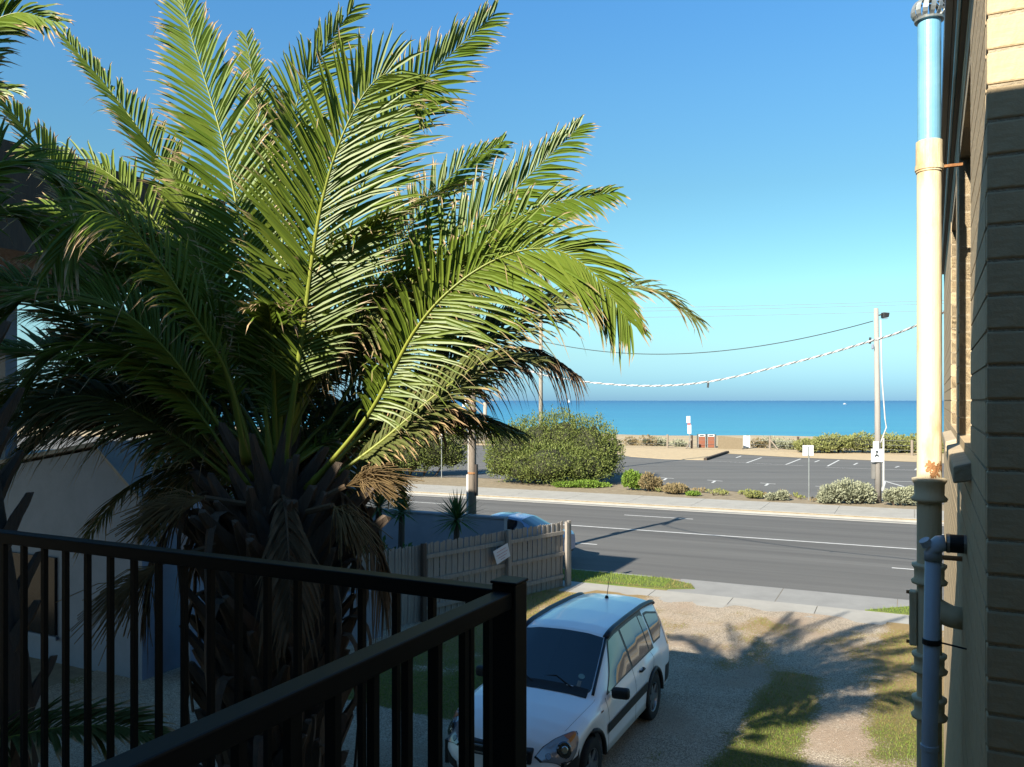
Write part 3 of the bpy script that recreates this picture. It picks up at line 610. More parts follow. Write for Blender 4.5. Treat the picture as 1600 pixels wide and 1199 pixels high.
def wheel(root, x, y, r, side):
    wr = thing('wheel', (0,0,0), None, None); wr.parent = root; wr.location = (x, y, r)
    b = MB(); prof = [(r*.63,-.09),(r*.9,-.105),(r*.985,-.085),(r,-.04),(r,.04),(r*.985,.085),(r*.9,.105),(r*.63,.09)]
    n_ = 36; b.add([(rr*cos(2*pi*j/n_), zz_, rr*sin(2*pi*j/n_)) for rr, zz_ in prof for j in range(n_)], [(i*n_+j, i*n_+(j+1)%n_, (i+1)*n_+(j+1)%n_, (i+1)*n_+j) for i in range(7) for j in range(n_)])
    b.build('tyre', MATS['tyre'], wr, smooth=True)
    b = MB(); yo = side*.07
    n_ = 30; pr = [(r*.64,side*.09),(r*.6,side*.085),(r*.56,side*.05),(r*.54,-side*.06)]
    b.add([(rr*cos(2*pi*j/n_), z_, rr*sin(2*pi*j/n_)) for rr, z_ in pr for j in range(n_)], [(i*n_+j, i*n_+(j+1)%n_, (i+1)*n_+(j+1)%n_, (i+1)*n_+j) for i in range(3) for j in range(n_)])
    for k in range(6):
        g = 2*pi*k/6+.2; c_, s_ = cos(g), sin(g); tx, tz = -s_, c_
        q = [(c_*r*.10+tx*.045, yo, s_*r*.10+tz*.045),(c_*r*.10-tx*.045, yo, s_*r*.10-tz*.045),(c_*r*.6-tx*.032, yo+side*.008, s_*r*.6-tz*.032),(c_*r*.6+tx*.032, yo+side*.008, s_*r*.6+tz*.032)]
        b.prism(q, (0,-side*.03,0))
    b.prism([(r*.16*cos(2*pi*j/12), yo+side*.006, r*.16*sin(2*pi*j/12)) for j in range(12)], (0,-side*.04,0)); b.build('rim', MATS['alloy'], wr)
    b = MB(); b.prism([(r*.55*cos(2*pi*j/20), yo-side*.05, r*.55*sin(2*pi*j/20)) for j in range(20)], (0,-side*.02,0)); b.build('brake_disc', MATS['trim_black'], wr)

def make_suv():
    # x, half width, z low, z belt, z top, half width at top, crown
    st = [(-1.0,.70,.42,.98,1.12,.52,.03),(-.97,.80,.36,1.0,1.36,.57,.05),(-.91,.845,.33,1.01,1.54,.585,.06),(-.78,.865,.32,1.01,1.605,.59,.06),(-.3,.875,.31,1.01,1.635,.585,.055),(.5,.885,.30,1.01,1.65,.60,.055),(1.15,.885,.30,1.0,1.635,.60,.055),(1.38,.885,.30,.995,1.60,.60,.055),
          (1.62,.885,.30,.99,1.452,.64,.05),(1.95,.885,.30,.98,1.245,.685,.045),(2.24,.88,.30,.965,1.065,.725,.04),(2.30,.88,.30,.96,1.045,.73,.04),(2.7,.87,.31,.93,1.01,.70,.035),(3.0,.845,.33,.86,.965,.64,.04),(3.18,.80,.34,.78,.915,.58,.05),(3.32,.73,.35,.68,.855,.52,.07),(3.42,.62,.36,.60,.76,.46,.08),(3.47,.50,.38,.52,.62,.40,.05)]
    c = Car(st, (0, 2.62), .335)
    root = thing('parked_car', Vector((1.33,12.72,0)), 'white four wheel drive wagon parked on the gravel driveway', 'car', rotz=radians(-115.9))
    b = MB(); c.body(b, -1.0, 3.47, 150); b.build('body', MATS['white_paint_car'], root, smooth=True)
    for sd_ in (1,-1):
        b = MB(); c.patch(b, 3.0, 3.46, lambda x: 0, lambda x: 2.2, 14, 6, .004, sd_); c.patch(b, -.97, -.6, lambda x: 0, lambda x: 1.9, 10, 6, .004, sd_); b.build('bumper', MATS['trim_black'], root, smooth=True)
    b = MB(); b.box((-.9,-.78,.34),(3.3,.78,.62)); b.box((.5,-.7,.22),(2.1,.7,.34)); b.build('underbody', MATS['trim_black'], root)
    # glass
    wsl = lambda x: 6.12+.25*max(0,(x-2.14)/.1)**2
    b = MB()
    for sd_ in (1,-1): c.patch(b, 1.41, 2.235, wsl, lambda x: 8, 16, 12, .004, sd_)
    ws = b.build('windscreen', MATS['car_glass'], root, smooth=True)
    b = MB()
    for sd_ in (1,-1): c.patch(b, 2.16, 2.30, lambda x: 6.25, lambda x: 8, 4, 12, .007, sd_)
    b.build('cowl_panel', MATS['trim_black'], root, smooth=True)
    b = MB()
    for y0 in (.42, -.12): b.tube([c.pt(2.2, 8)+Vector((0,y0,.012)), c.pt(2.1,8)+Vector((-.02,y0-.25,.02)), c.pt(2.12,8)+Vector((-.02,y0-.5,.0))], .008, 5)
    b.build('wiper', MATS['trim_black'], ws)
    M('rego_green', (.22,.38,.38), None, rough=.6); M('rego_grey', (.25,.25,.22), None, rough=.6)
    b = MB(); q = [c.pt(2.02+.035*cos(a_*pi/8), 6.75+.17*sin(a_*pi/8))+c.nrm(2.02,6.75)*.007 for a_ in range(16)]; b.add(q, [tuple(range(16))]); b.build('registration_sticker', MATS['rego_green'], ws)
    b = MB(); c.patch(b, 2.08, 2.16, lambda x: 6.68, lambda x: 6.86, 2, 2, .007); b.build('label_sticker', MATS['rego_grey'], ws)
    b = MB(); c.patch(b, 2.165, 2.178, lambda x: 7.0, lambda x: 7.22, 2, 2, .0075); b.build('label_sticker', MATS['paper'], ws)
    def top(x): return 5.86
    side_w = [(lambda x: 4.12, lambda x: min(5.8, 4.12+(1.98-x)/.60*1.75), .97, 1.90), (lambda x: 4.12, lambda x: 5.8, .12, .90), (lambda x: 4.12+max(0,(.08-x)/.2-.4)*.4, lambda x: 5.75-max(0,(.0-x))*1.2, -.12, .08), (lambda x: 4.3+max(0,(-.55-x))*2.2, lambda x: 5.6-max(0,(-.35-x))*.6, -.80, -.22)]
    for sd_ in (1,-1):
        f_ = MB(); c.patch(f_, -.13, 1.99, lambda x: 4.04, lambda x: min(5.93, 4.1+(2.02-x)/.60*1.83), 40, 6, .003, sd_); c.patch(f_, -.83, -.18, lambda x: 4.2+max(0,(-.55-x))*2.2, lambda x: 5.72-max(0,(-.35-x))*.6, 14, 6, .003, sd_)
        f_.build('window_surround', MATS['navy_trim'], root, smooth=True)
        for lo, hi, x0, x1 in side_w:
            b = MB(); c.patch(b, x0, x1, lo, hi, 16, 6, .006, sd_); b.build('side_window', MATS['car_glass'], root, smooth=True)
        b = MB(); b.tube([c.pt(x_,6.0,sd_)+Vector((0,0,.012)) for x_ in [1.40-.15*k for k in range(15)]+[-.8,-.86]], .042, 8, flat=.7); b.build('roof_rail', MATS['navy_trim'], root, smooth=True)
        b = MB(); b.tube([c.pt(x_,5.98,sd_)+Vector((0,0,.01)) for x_ in (1.38,1.55,1.75,1.95,2.12,2.22)], .020, 7); b.build('pillar_trim', MATS['navy_trim'], root, smooth=True)
        b = MB(); c.patch(b, .42, 2.12, lambda x: 1.75, lambda x: 2.15, 30, 3, .014, sd_); b.build('side_moulding', MATS['trim_black'], root, smooth=True)
        for xw in (0, 2.62):
            b = MB(); pts3 = []
            for k in range(19):
                g = pi*k/18; x_ = xw+.415*cos(g); z_ = .335+.415*sin(g); yy = c.pt(xw+.5*(1 if cos(g)>0 else -1), 1.5, sd_).y; pts3.append(Vector((x_, sd_*(abs(yy)+.004), z_)))
            b.tube(pts3, .03, 7); b.build('arch_flare', MATS['trim_black'], root, smooth=True)
            wheel(root, xw, sd_*.775, .335, sd_)
            b = MB(); b.box((xw-.40,sd_*.45-.12,.10),(xw+.40,sd_*.45+.12,.72)); b.build('wheel_well', MATS['trim_black'], root)
        for x_ in (.62, 1.62):
            b = MB(); pp_ = c.pt(x_,3.35,sd_); b.tube([pp_+Vector((-.09,0,0)), pp_+Vector((-.07,sd_*.03,0)), pp_+Vector((.07,sd_*.03,.0)), pp_+Vector((.09,0,0))], .016, 7); b.build('door_handle', MATS['trim_black'], root, smooth=True)
        m_ = c.pt(1.88, 4.0, sd_); b = MB(); ms_ = [(-.05,.03,-.06),(.06,.03,-.06),(.075,.03,.07),(-.04,.03,.09)]
        b.prism([m_+Vector((x_,sd_*y_,z_)) for x_,y_,z_ in ms_], (0.01,sd_*.24,.015)); b.build('mirror', MATS['trim_black'], root, bevel=.04)
        def pw(tb): return lambda x: next((a[1]+(c2[1]-a[1])*(x-a[0])/(c2[0]-a[0]) for a, c2 in zip(tb, tb[1:]) if a[0] <= x <= c2[0]), tb[-1][1] if x > tb[-1][0] else tb[0][1])
        hi_ = pw(((2.96,3.9),(3.0,4.45),(3.08,4.95),(3.2,5.45),(3.32,5.8),(3.42,5.9))); lo_ = pw(((2.96,3.7),(3.0,3.0),(3.06,2.55),(3.15,2.3),(3.3,2.6),(3.42,4.9)))
        b = MB(); c.patch(b, 2.955, 3.42, lambda x: lo_(x)-.12, lambda x: hi_(x)+.1, 28, 12, .003, sd_); b.build('lamp_housing', MATS['trim_black'], root, smooth=True)
        b = MB(); c.patch(b, 2.975, 3.405, lambda x: lo_(x), lambda x: hi_(x), 28, 12, .008, sd_); hd = b.build('headlight', MATS['lamp_clear'], root, smooth=True)
        b = MB(); c.patch(b, 2.985, 3.11, lambda x: max(lo_(x)+.1, 3.75), lambda x: hi_(x)-.08, 8, 6, .011, sd_); b.build('indicator', MATS['lamp_orange'], hd, smooth=True)
        cc = c.pt(3.21, 3.7, sd_); nn = c.nrm(3.21,3.7,sd_); b = MB(); b.tube([cc+nn*.004, cc+nn*.014], [.095,.08], 22); b.build('reflector_bowl', MATS['reflector'], hd); b = MB(); b.tube([cc+nn*.013, cc+nn*.019], [.045,.036], 16); b.build('bulb_cover', MATS['chrome'], hd)
        c3 = c.pt(3.35, 4.6, sd_); n3 = c.nrm(3.35,4.6,sd_); b = MB(); b.tube([c3+n3*.004, c3+n3*.013], [.04,.033], 16); b.build('side_lamp', MATS['reflector'], hd)
        b = MB(); c.patch(b, -.93, -.80, lambda x: 3.2, lambda x: 5.2, 5, 8, .006, sd_); b.build('tail_light', MATS['lamp_red'], root, smooth=True)
        # shut lines
        b = MB()
        for x_, q0, q1 in ((.06,1.2,4.0),(.94,1.0,4.1),(2.06,1.0,4.0)): c.patch(b, x_-.004, x_+.004, lambda x: q0, lambda x: q1, 1, 16, .0018, sd_)
        c.patch(b, 2.25, 3.05, lambda x: 5.4-(x-2.25)*.2, lambda x: 5.44-(x-2.25)*.2, 20, 1, .0018, sd_)
        b.build('shut_line', MATS['gap_line'], root)
        b = MB(); e_ = c.pt(2.28,2.9,sd_)+c.nrm(2.28,2.9,sd_)*.004; b.add([e_+Vector((x_,0,z_)) for x_,z_ in ((-.04,.02),(.04,.02),(.04,-.0),(-.04,-.0))], [(0,1,2,3)]); b.add([e_+Vector((x_*.4,0,z_-.05)) for x_,z_ in ((-.04,.025),(.04,.025),(.04,-.02),(-.04,-.02))], [(0,1,2,3)]); b.build('side_badge', MATS['rust'], root)
    b = MB(); gr = [c.pt(3.44, 5.2, sd_)+Vector((.03,0,-.02)) for sd_ in (1,-1)]
    b.box((3.33,-.44,.60),(3.475,.44,.76)); b.build('grille', MATS['trim_black'], root, bevel=.02)
    for z_ in (.64,.72): b = MB(); b.box((3.474,-.40,z_-.012),(3.487,.40,z_+.012)); b.build('grille_bar', MATS['chrome'], root, bevel=.004)
    b = MB(); b.box((3.478,-.055,.645),(3.492,-.03,.735)); b.box((3.478,.03,.645),(3.492,.055,.735)); b.box((3.478,-.03,.68),(3.491,.03,.70)); b.build('grille_emblem', MATS['chrome'], root)
    b = MB(); b.tube([c.pt(-.35,8)+Vector((0,0,-.01)), c.pt(-.35,8)+Vector((-.01,0,.04))], [.035,.022], 10); an = b.build('aerial_base', MATS['trim_black'], root); b = MB(); b.tube([c.pt(-.35,8)+Vector((-.01,0,.035)), c.pt(-.35,8)+Vector((-.13,0,.30))], .006, 5); b.build('aerial', MATS['trim_black'], an)
    b = MB(); b.box((-1.03,-.26,.45),(-.99,.26,.57)); b.build('number_plate', MATS['paper'], root)
    return root
make_suv()
M('blue_car_paint', (0.16,0.26,0.44), None, rough=.25, coat=.7, spec=.5)
def make_sedan(loc, rz, paint, label):
    st = [(-.95,.62,.40,.80,.86,.5,.03),(-.85,.78,.33,.86,.95,.62,.03),(-.45,.83,.28,.89,.99,.64,.03),(-.25,.845,.26,.90,1.06,.62,.04),(.35,.85,.25,.91,1.36,.55,.045),(.8,.85,.25,.91,1.425,.55,.05),(1.3,.85,.25,.90,1.41,.55,.05),(1.55,.85,.25,.90,1.33,.57,.05),(2.1,.845,.25,.88,1.03,.66,.04),(2.35,.84,.26,.86,.95,.66,.03),(2.9,.81,.28,.76,.87,.6,.04),(3.25,.72,.32,.66,.77,.5,.05),(3.42,.52,.36,.52,.6,.4,.04)]
    c = Car(st, (0,2.6), .31); root = thing('parked_car', loc, label, 'car', rotz=rz)
    b = MB(); c.body(b, -.95, 3.42, 110); b.build('body', paint, root, smooth=True)
    b = MB(); b.box((-.85,-.72,.3),(3.2,.72,.6)); b.build('underbody', MATS['trim_black'], root)
    b = MB()
    for sd_ in (1,-1): c.patch(b, 1.60, 2.10, lambda x: 6.1, lambda x: 8, 10, 10, .004, sd_)
    b.build('windscreen', MATS['car_glass'], root, smooth=True); b = MB()
    for sd_ in (1,-1): c.patch(b, -.2, .3, lambda x: 6.1, lambda x: 8, 10, 10, .004, sd_)
    b.build('rear_window', MATS['car_glass'], root, smooth=True)
    for sd_ in (1,-1):
        for x0, x1 in ((.95,1.9),(.05,.88)):
            b = MB(); c.patch(b, x0, x1, lambda x: 4.1, lambda x: max(4.14, min(5.8, 4.1+(2.0-x)/.5*1.7, 4.1+(x+.2)/.45*1.7)), 14, 6, .005, sd_); b.build('side_window', MATS['car_glass'], root, smooth=True)
        for xw in (0,2.6):
            wheel(root, xw, sd_*.74, .31, sd_); b = MB(); b.box((xw-.37,sd_*.45-.1,.10),(xw+.37,sd_*.45+.1,.66)); b.build('wheel_well', MATS['trim_black'], root)
        b = MB(); c.patch(b, 3.0, 3.3, lambda x: 3.0, lambda x: 4.4, 8, 6, .005, sd_); b.build('headlight', MATS['lamp_clear'], root, smooth=True)
        b = MB(); c.patch(b, -.93, -.75, lambda x: 2.8, lambda x: 4.2, 5, 6, .005, sd_); b.build('tail_light', MATS['lamp_red'], root, smooth=True)
        m_ = c.pt(1.8,4.1,sd_); b = MB(); b.box((m_.x-.05, min(m_.y, m_.y+sd_*.2), m_.z-.04),(m_.x+.06, max(m_.y, m_.y+sd_*.2), m_.z+.08)); b.build('mirror', paint, root, bevel=.02)
        b = MB()
        for x_ in (.0,.92,1.98): c.patch(b, x_-.004, x_+.004, lambda x: 1, lambda x: 4, 1, 12, .002, sd_)
        b.build('shut_line', MATS['gap_line'], root)
    return root
make_sedan(road(1.75, -6.95, -.115), RD+pi, MATS['blue_car_paint'], 'blue sedan parked at the kerb behind the paling fence')
make_sedan(road(-12.6, -7.1, -.115), RD+pi, MATS['white_paint_car'], 'pale car glimpsed at the kerb through the palm fronds')

# ================================================================== POLES, WIRES, SIGNS
tim('pole_timber', (0.34,0.28,0.22), (0.23,0.19,0.15)); tim('pale_timber', (0.46,0.42,0.38), (0.33,0.30,0.27)); M('pale_conduit', (0.62,0.62,0.60), (.52,.52,.5), 4, .6); M('pole_concrete', (0.42,0.38,0.32), (.34,.31,.26), 5, .85)
M('wire_dark', (0.05,0.055,0.06), None, rough=.6); M('wire_pale', (0.75,0.73,0.72), None, rough=.6); M('insulator', (.25,.28,.36), None, rough=.2)
# near-side pole
pb1 = road(-2.9, -8.35); yb = (Vector((-0.0477*23.9, 23.9, 0)))
np_ = thing('power_pole', yb, 'grey timber power pole with white conduit behind the garden wall', 'pole', rotz=RD)
ZP = 7.6
b = MB(); b.tube([(0,0,0),(0,0,ZP)], [.125,.095], 14); b.build('pole', MATS['pole_timber'], np_, smooth=True)
b = MB(); b.box((-.17,-.05,0),(-.09,.03,2.6)); b.build('cable_guard', MATS['pale_conduit'], np_); b = MB(); b.tube([(-.12,0,2.6),(-.115,0,6.3)], .025, 8); b.build('conduit', MATS['pale_conduit'], np_)
for z in (2.62, 4.4): b = MB(); b.lathe([(.125,z),(.13,z+.005),(.13,z+.05),(.125,z+.055)],14); b.build('strap', MATS['rust'], np_)
b = MB(); b.box((-.26,-.12,4.55),(-.13,-.06,4.85)); b.build('number_board', MATS['paper'], np_)
b = MB(); b.box((.10,-.05,2.0),(.16,.05,2.9)); b.build('switch_box', MATS['brown_metal'], np_)
b = MB(); b.box((-.07,-1.15,6.9),(.05,1.15,7.02)); b.build('crossarm', MATS['pole_timber'], np_)
for y in (-1.05,-.4,.4,1.05): b = MB(); b.lathe([(.02,7.021),(.045,7.05),(.05,7.12),(.02,7.16)],10,c=(0,y,0)); b.build('insulator', MATS['insulator'], np_)
ptop = yb + Vector((0,0,6.9))
def wire(name, a, c, sag, r, mat, label, n=40):
    a = Vector(a); c = Vector(c); b = MB(); pts = []
    for i in range(n+1):
        t = i/n; p = a.lerp(c, t); p.z -= sag*4*t*(1-t); pts.append(p)
    b.tube(pts, r, 5, cap=False); return tag(b.build(name, mat, at=tuple(a), world=True), label, 'cable')
# bundled street cable: sags from the near pole, passes close to our building
cab = thing('twisted_cable', P(760,575,24.0), 'thick twisted white and dark aerial cable sagging across the view', 'cable')
ctl = [P(742,540,23.9), P(820,577,23.2), P(893,594,22.4), P(1000,603,21.0), P(1105,597,19.6), P(1240,567,17.8), P(1345,538,16.2), P(1436,507,14.6), P(1640,400,11.6)]
cpts = bez(ctl, 700)
for s_ in range(3):
    b = MB(); pts = []
    for i, p in enumerate(cpts):
        t = (cpts[min(i+1,699)]-cpts[max(i-1,0)]).normalized(); a_ = t.cross(Vector((0,0,1))).normalized(); c_ = a_.cross(t); g = i*.42+s_*2*pi/3
        pts.append(p+a_*(.0115*cos(g))+c_*(.0115*sin(g)))
    b.tube(pts, .0105, 5, cap=False); b.build('strand', MATS['wire_pale'] if s_ < 2 else MATS['galv'], cab, world=True)
for x_, y_, Y_ in ((1106,600,19.6),(1359,530,16.0)): b = MB(); q = P(x_,y_,Y_); b.tube([q+Vector((0,0,-.09)), q+Vector((.01,0,.03))], .022, 6); b.build('cable_tie', MATS['wire_dark'], cab, world=True)
# car-park lamp pole on the right
q1 = G(1372, 786)
lp = thing('lamp_pole', q1, 'grey timber pole with floodlight and parking sign by the car park', 'pole', rotz=0)
def zat(y, Y): return H-(y-HY)/F*Y
b = MB(); b.tube([(0,0,0),(-.03,0,4.5),(-.09,0,zat(482,q1.y))], [.15,.125,.10], 14); b.build('pole', MATS['pale_timber'], lp, smooth=True)
zl_ = zat(493,q1.y); b = MB(); b.tube([(.03,0,zl_),(.2,-.05,zl_+.05)], .03, 6); b.build('lamp_arm', MATS['brown_metal'], lp)
b = MB(); b.prism([(.16,-.2,zl_-.13),(.42,-.2,zl_-.10),(.46,-.2,zl_+.1),(.16,-.2,zl_+.12)], (0,.3,0)); fl = b.build('floodlight', MATS['char_metal'], lp, bevel=.03); b = MB(); b.box((.2,-.18,zl_-.17),(.4,.08,zl_-.135)); b.build('lens', MATS['lamp_clear'], fl)
b = MB(); cz = [(1376,500),(1377,545),(1378,590),(1383,655),(1385,668),(1379,684),(1376,692)]; b.tube([P(x,y,q1.y-.15)-q1 for x,y in cz], .032, 7); b.build('hanging_conduit', MATS['pale_conduit'], lp, smooth=True)
b = MB(); b.box((.14,-.2,.6),(.2,-.12,3.0)); b.build('conduit', MATS['pale_conduit'], lp)
M('sign_white', (.76,.78,.78), None, rough=.5); M('sign_ink', (.05,.06,.07), None, rough=.6); M('sign_red', (.6,.06,.06), None, rough=.5)
y0_ = q1.y-.2
def flat(par, x0, y0, x1, y1, Y, mat, name, th=.02, dy=0):
    a = P(x0,y1,Y)-par.location; c = P(x1,y0,Y)-par.location; b = MB(); b.box((a.x,a.y+dy-th,a.z),(c.x,c.y+dy,c.z)); return b.build(name, mat, par)
flat(lp,1364,690,1373,702,y0_,MATS['sign_white'],'small_sign'); sg = flat(lp,1361,701.5,1379,722,y0_,MATS['sign_white'],'parking_sign')
b = MB(); c0 = P(1370,705,y0_-.03)-q1; b.tube([c0+Vector((0,0,.02)),c0+Vector((0,0,-.05))], .05, 8)
for pa, pb2 in (((1370,706),(1370,710)),((1370,710),(1367.5,714)),((1370,710),(1372.5,714)),((1367,712),(1373,712))): b.bar(P(*pa,y0_-.03)-q1, P(*pb2,y0_-.03)-q1, .035, .02, up=Vector((0,1,0)))
b.build('sign_figure', MATS['sign_ink'], sg)
flat(lp,1361,724,1366,748,q1.y+.05,MATS['roof_metal'],'meter_box',.12)
b = MB(); p_ = P(1363.5,546,q1.y-.1)-q1; b.lathe([(.03,0),(.06,.05),(.05,.2),(.02,.26)],8,c=p_); b.build('insulator', MATS['insulator'], lp)
# pole in the bush, stub pole, small posts and signs
q2 = G(845, 745); b = MB(); b.tube([(0,0,0),(0,0,zat(395,q2.y))], [.14,.10], 12); o = b.build('light_pole', MATS['pole_concrete'], at=q2, smooth=True); tag(o, 'slim pale concrete pole rising out of the big rounded bush', 'pole')
q3 = G(758, 694); b = MB(); b.tube([(0,0,0),(0,0,zat(629,q3.y))], [.22,.2], 12); tag(b.build('stub_pole', MATS['pole_concrete'], at=q3, smooth=True), 'short thick pale pole among the dune plants', 'pole')
wire('overhead_cable', P(845,533,q2.y), P(1364,502,q1.y), 1.15, .022, MATS['wire_dark'], 'thin dark cable hung between the two car park poles')
for k, (ya, yb2) in enumerate(((476,466.5),(481,471.5),(490,482.5))):
    wire('power_line', P(560,ya+8,95), P(1700,yb2-5,70), .4, .016, MATS['roof_metal'], ('highest','middle','lowest')[k]+' of three pale power lines across the sky')
def signpost(base, ytop, label, panels, name='sign_post', r=.03):
    root = thing(name, base, label, 'sign'); b = MB(); b.tube([(0,0,0),(0,0,zat(ytop,base.y))], r, 8); b.build('post', MATS['galv'], root)
    for (x0,y0,x1,y1,mt,nm) in panels: flat(root,x0,y0,x1,y1,base.y-.035,MATS[mt],nm,.012)
    return root
sp1 = signpost(G(1264,782), 698, 'white square sign on a slim post at the verge, seen from behind', [(1254,696,1271,712,'sign_white','sign_panel')]); flat(sp1,1262,698,1263.4,712,G(1264,782).y-.06,MATS['galv'],'back_strap',.01)
sp2 = signpost(G(918,745), 698, 'small white and black sign standing against the big bush', [(914,696,920.5,706,'sign_white','sign_panel'),(914.5,706.5,920.5,709.5,'sign_white','sign_panel')]); 
for yy in (698.5,701.5): flat(sp2,916.6,yy,918.8,yy+2,G(918,745).y-.06,MATS['sign_ink'],'sign_mark',.006)
flat(sp2,915.5,707.3,919,708.6,G(918,745).y-.06,MATS['sign_ink'],'sign_arrow',.006)
sp3 = signpost(G(690,747), 655, 'cluster of white and red parking signs on a slim post by the left hedge', [(683,656,689,670,'sign_white','sign_panel'),(689.3,656,697,673,'sign_white','sign_panel'),(686.5,674,692.5,686,'sign_white','sign_panel')])
flat(sp3,683.5,664,688,669,G(690,747).y-.06,MATS['sign_red'],'red_disc',.006)
sp5 = signpost(G(698,705), 663, 'small white sign among the dune plants behind the hedge', [(697,662,704,669,'sign_white','sign_panel')])
sp4 = signpost(G(1077.5,700), 651, 'tall white and red beach notice beside the bins', [(1072.5,650.5,1078.5,661,'sign_white','sign_panel'),(1074,664,1080,678,'sign_white','sign_panel')], r=.05)
flat(sp4,1074,662,1079,664,G(1077.5,700).y-.05,MATS['sign_red'],'red_band',.008)
# bins
qb = G(1104, 700); bn = thing('bin_enclosure', qb, 'pair of brown panelled litter bins in a grey frame', 'bin', rotz=radians(-8))
M('bin_brown', (0.30,0.10,0.05), (.25,.085,.045), 4, .7); b = MB(); b.box((-.9,-.35,0),(.9,.5,1.35)); b.build('cabinet', MATS['char_metal'], bn)
for x0 in (-.9,.0):
    b = MB(); b.box((x0+.1,-.40,.06),(x0+.72,-.352,1.12)); b.build('panel', MATS['bin_brown'], bn)
    for xx in (x0+.02,x0+.74): b = MB(); b.box((xx,-.41,0),(xx+.07,-.353,1.36)); b.build('frame_post', MATS['galv'], bn)
    b = MB(); b.box((x0+.1,-.405,1.14),(x0+.72,-.354,1.36)); fp = b.build('hood_panel', MATS['sign_white'], bn); b = MB(); b.box((x0+.2,-.43,1.22),(x0+.6,-.406,1.31)); b.build('slot', MATS['sign_ink'], fp)
# dune fence: posts with struts and wires
dfp = [(-60,668),(120,676),(330,684),(480,688.5),(625,692.5),(700,694),(800,696),(880,698.5),(960,699),(1043,700.5),(1081,701.5),(1168,701.5),(1203,703),(1247,705),(1310,707.5),(1425,712.5),(1560,719)]
df = thing('dune_fence', G(1043,700.5), 'low post and wire fence between car park and dunes', 'fence')
for i, (x, y) in enumerate(dfp):
    g = G(x,y); b = MB(); hgt = 1.35; b.tube([(g.x,g.y,0),(g.x,g.y,hgt)], .11, 8); b.build('post', MATS['dark_timber'] if i % 3 else MATS['pole_timber'], df, world=True)
    if x in (1081,1203,700): b = MB(); e2 = G(x+(-9 if x == 1081 else 13), y+.8); b.tube([(g.x,g.y,1.0),(e2.x,e2.y,.05)], .07, 6); b.build('strut', MATS['pole_timber'], df, world=True)
for z in (.45,.85,1.25): b = MB(); b.tube([Vector((*G(x,y).xy, z)) for x, y in dfp], .012, 4); b.build('wire', MATS['galv'], df, world=True)
b = MB(); gb = G(1165,701.5); b.box((gb.x-.3,gb.y-.3,.1),(gb.x+.35,gb.y-.26,1.3)); tag(b.build('notice_board', MATS['sign_white'], at=tuple(gb), world=True), 'small white notice board fixed low on the dune fence', 'sign')
M('mesh_brown', (0.17,0.13,0.08), (.25,.2,.13), 20, .9); b = MB(); g1, g2 = G(1122,702), G(1160,703)
b.prism([(g1.x,g1.y,0),(g2.x,g2.y,0),(g2.x,g2.y,1.1),(g1.x,g1.y,1.3)], (0,.05,0)); tag(b.build('brush_panel', MATS['mesh_brown'], at=tuple(g1), world=True), 'brown brushwood screen panel beside the bins', 'screen')

# ================================================================== BOATS
M('sail', (.85,.85,.83), None, rough=.7)
def boat(px, py, L, label, sail):
    Y = (H+5)*F/(py-HY); p = P(px,py,Y); p.z = -5
    r = thing('sailing_boat' if sail else 'motor_boat', p, label, 'boat', rotz=.3)
    b = MB(); n_ = 9; ring = lambda k, z, w: [(L*(i/(n_-1)-.5)*(1 if z > 0 else .85), k*w*sin(pi*min(1,.18+.82*(1-i/(n_-1))))**.7, z) for i in range(n_)]
    top = ring(1,L*.12,L*.16)+ring(-1,L*.12,L*.16)[::-1]; bot = ring(1,-.2,L*.1)+ring(-1,-.2,L*.1)[::-1]; k = len(top)
    b.add(top+bot, [tuple(range(k)), tuple(range(2*k-1,k-1,-1))]+[(i,(i+1)%k,k+(i+1)%k,k+i) for i in range(k)]); b.build('hull', MATS['sail'], r)
    b = MB(); b.prism([(-L*.2,-L*.08,L*.121),(L*.15,-L*.08,L*.121),(L*.05,-L*.08,L*.27),(-L*.18,-L*.08,L*.27)], (0,L*.16,0)); b.build('cabin', MATS['sail'], r)
    if sail:
        b = MB(); b.tube([(0,0,L*.12),(0,0,L*1.35)], L*.012, 6); b.build('mast', MATS['galv'], r)
        b = MB(); b.prism([(-.03*L,0,L*.3),(-.03*L,0,L*1.3),(-.5*L,0,L*.3)], (0,.05,0)); b.build('sail', MATS['sail'], r)
        b = MB(); b.prism([(.03*L,0,L*.25),(.03*L,0,L*1.1),(.45*L,0,L*.2)], (0,.05,0)); b.build('sail', MATS['sail'], r)
boat(889, 629.3, 13, 'small white sailing boat far out on the sea', True)
boat(875, 628.4, 14, 'white motor boat left of the sailing boat on the horizon', False)
boat(1320, 632.0, 11, 'white motor boat far out near the lamp pole', False)

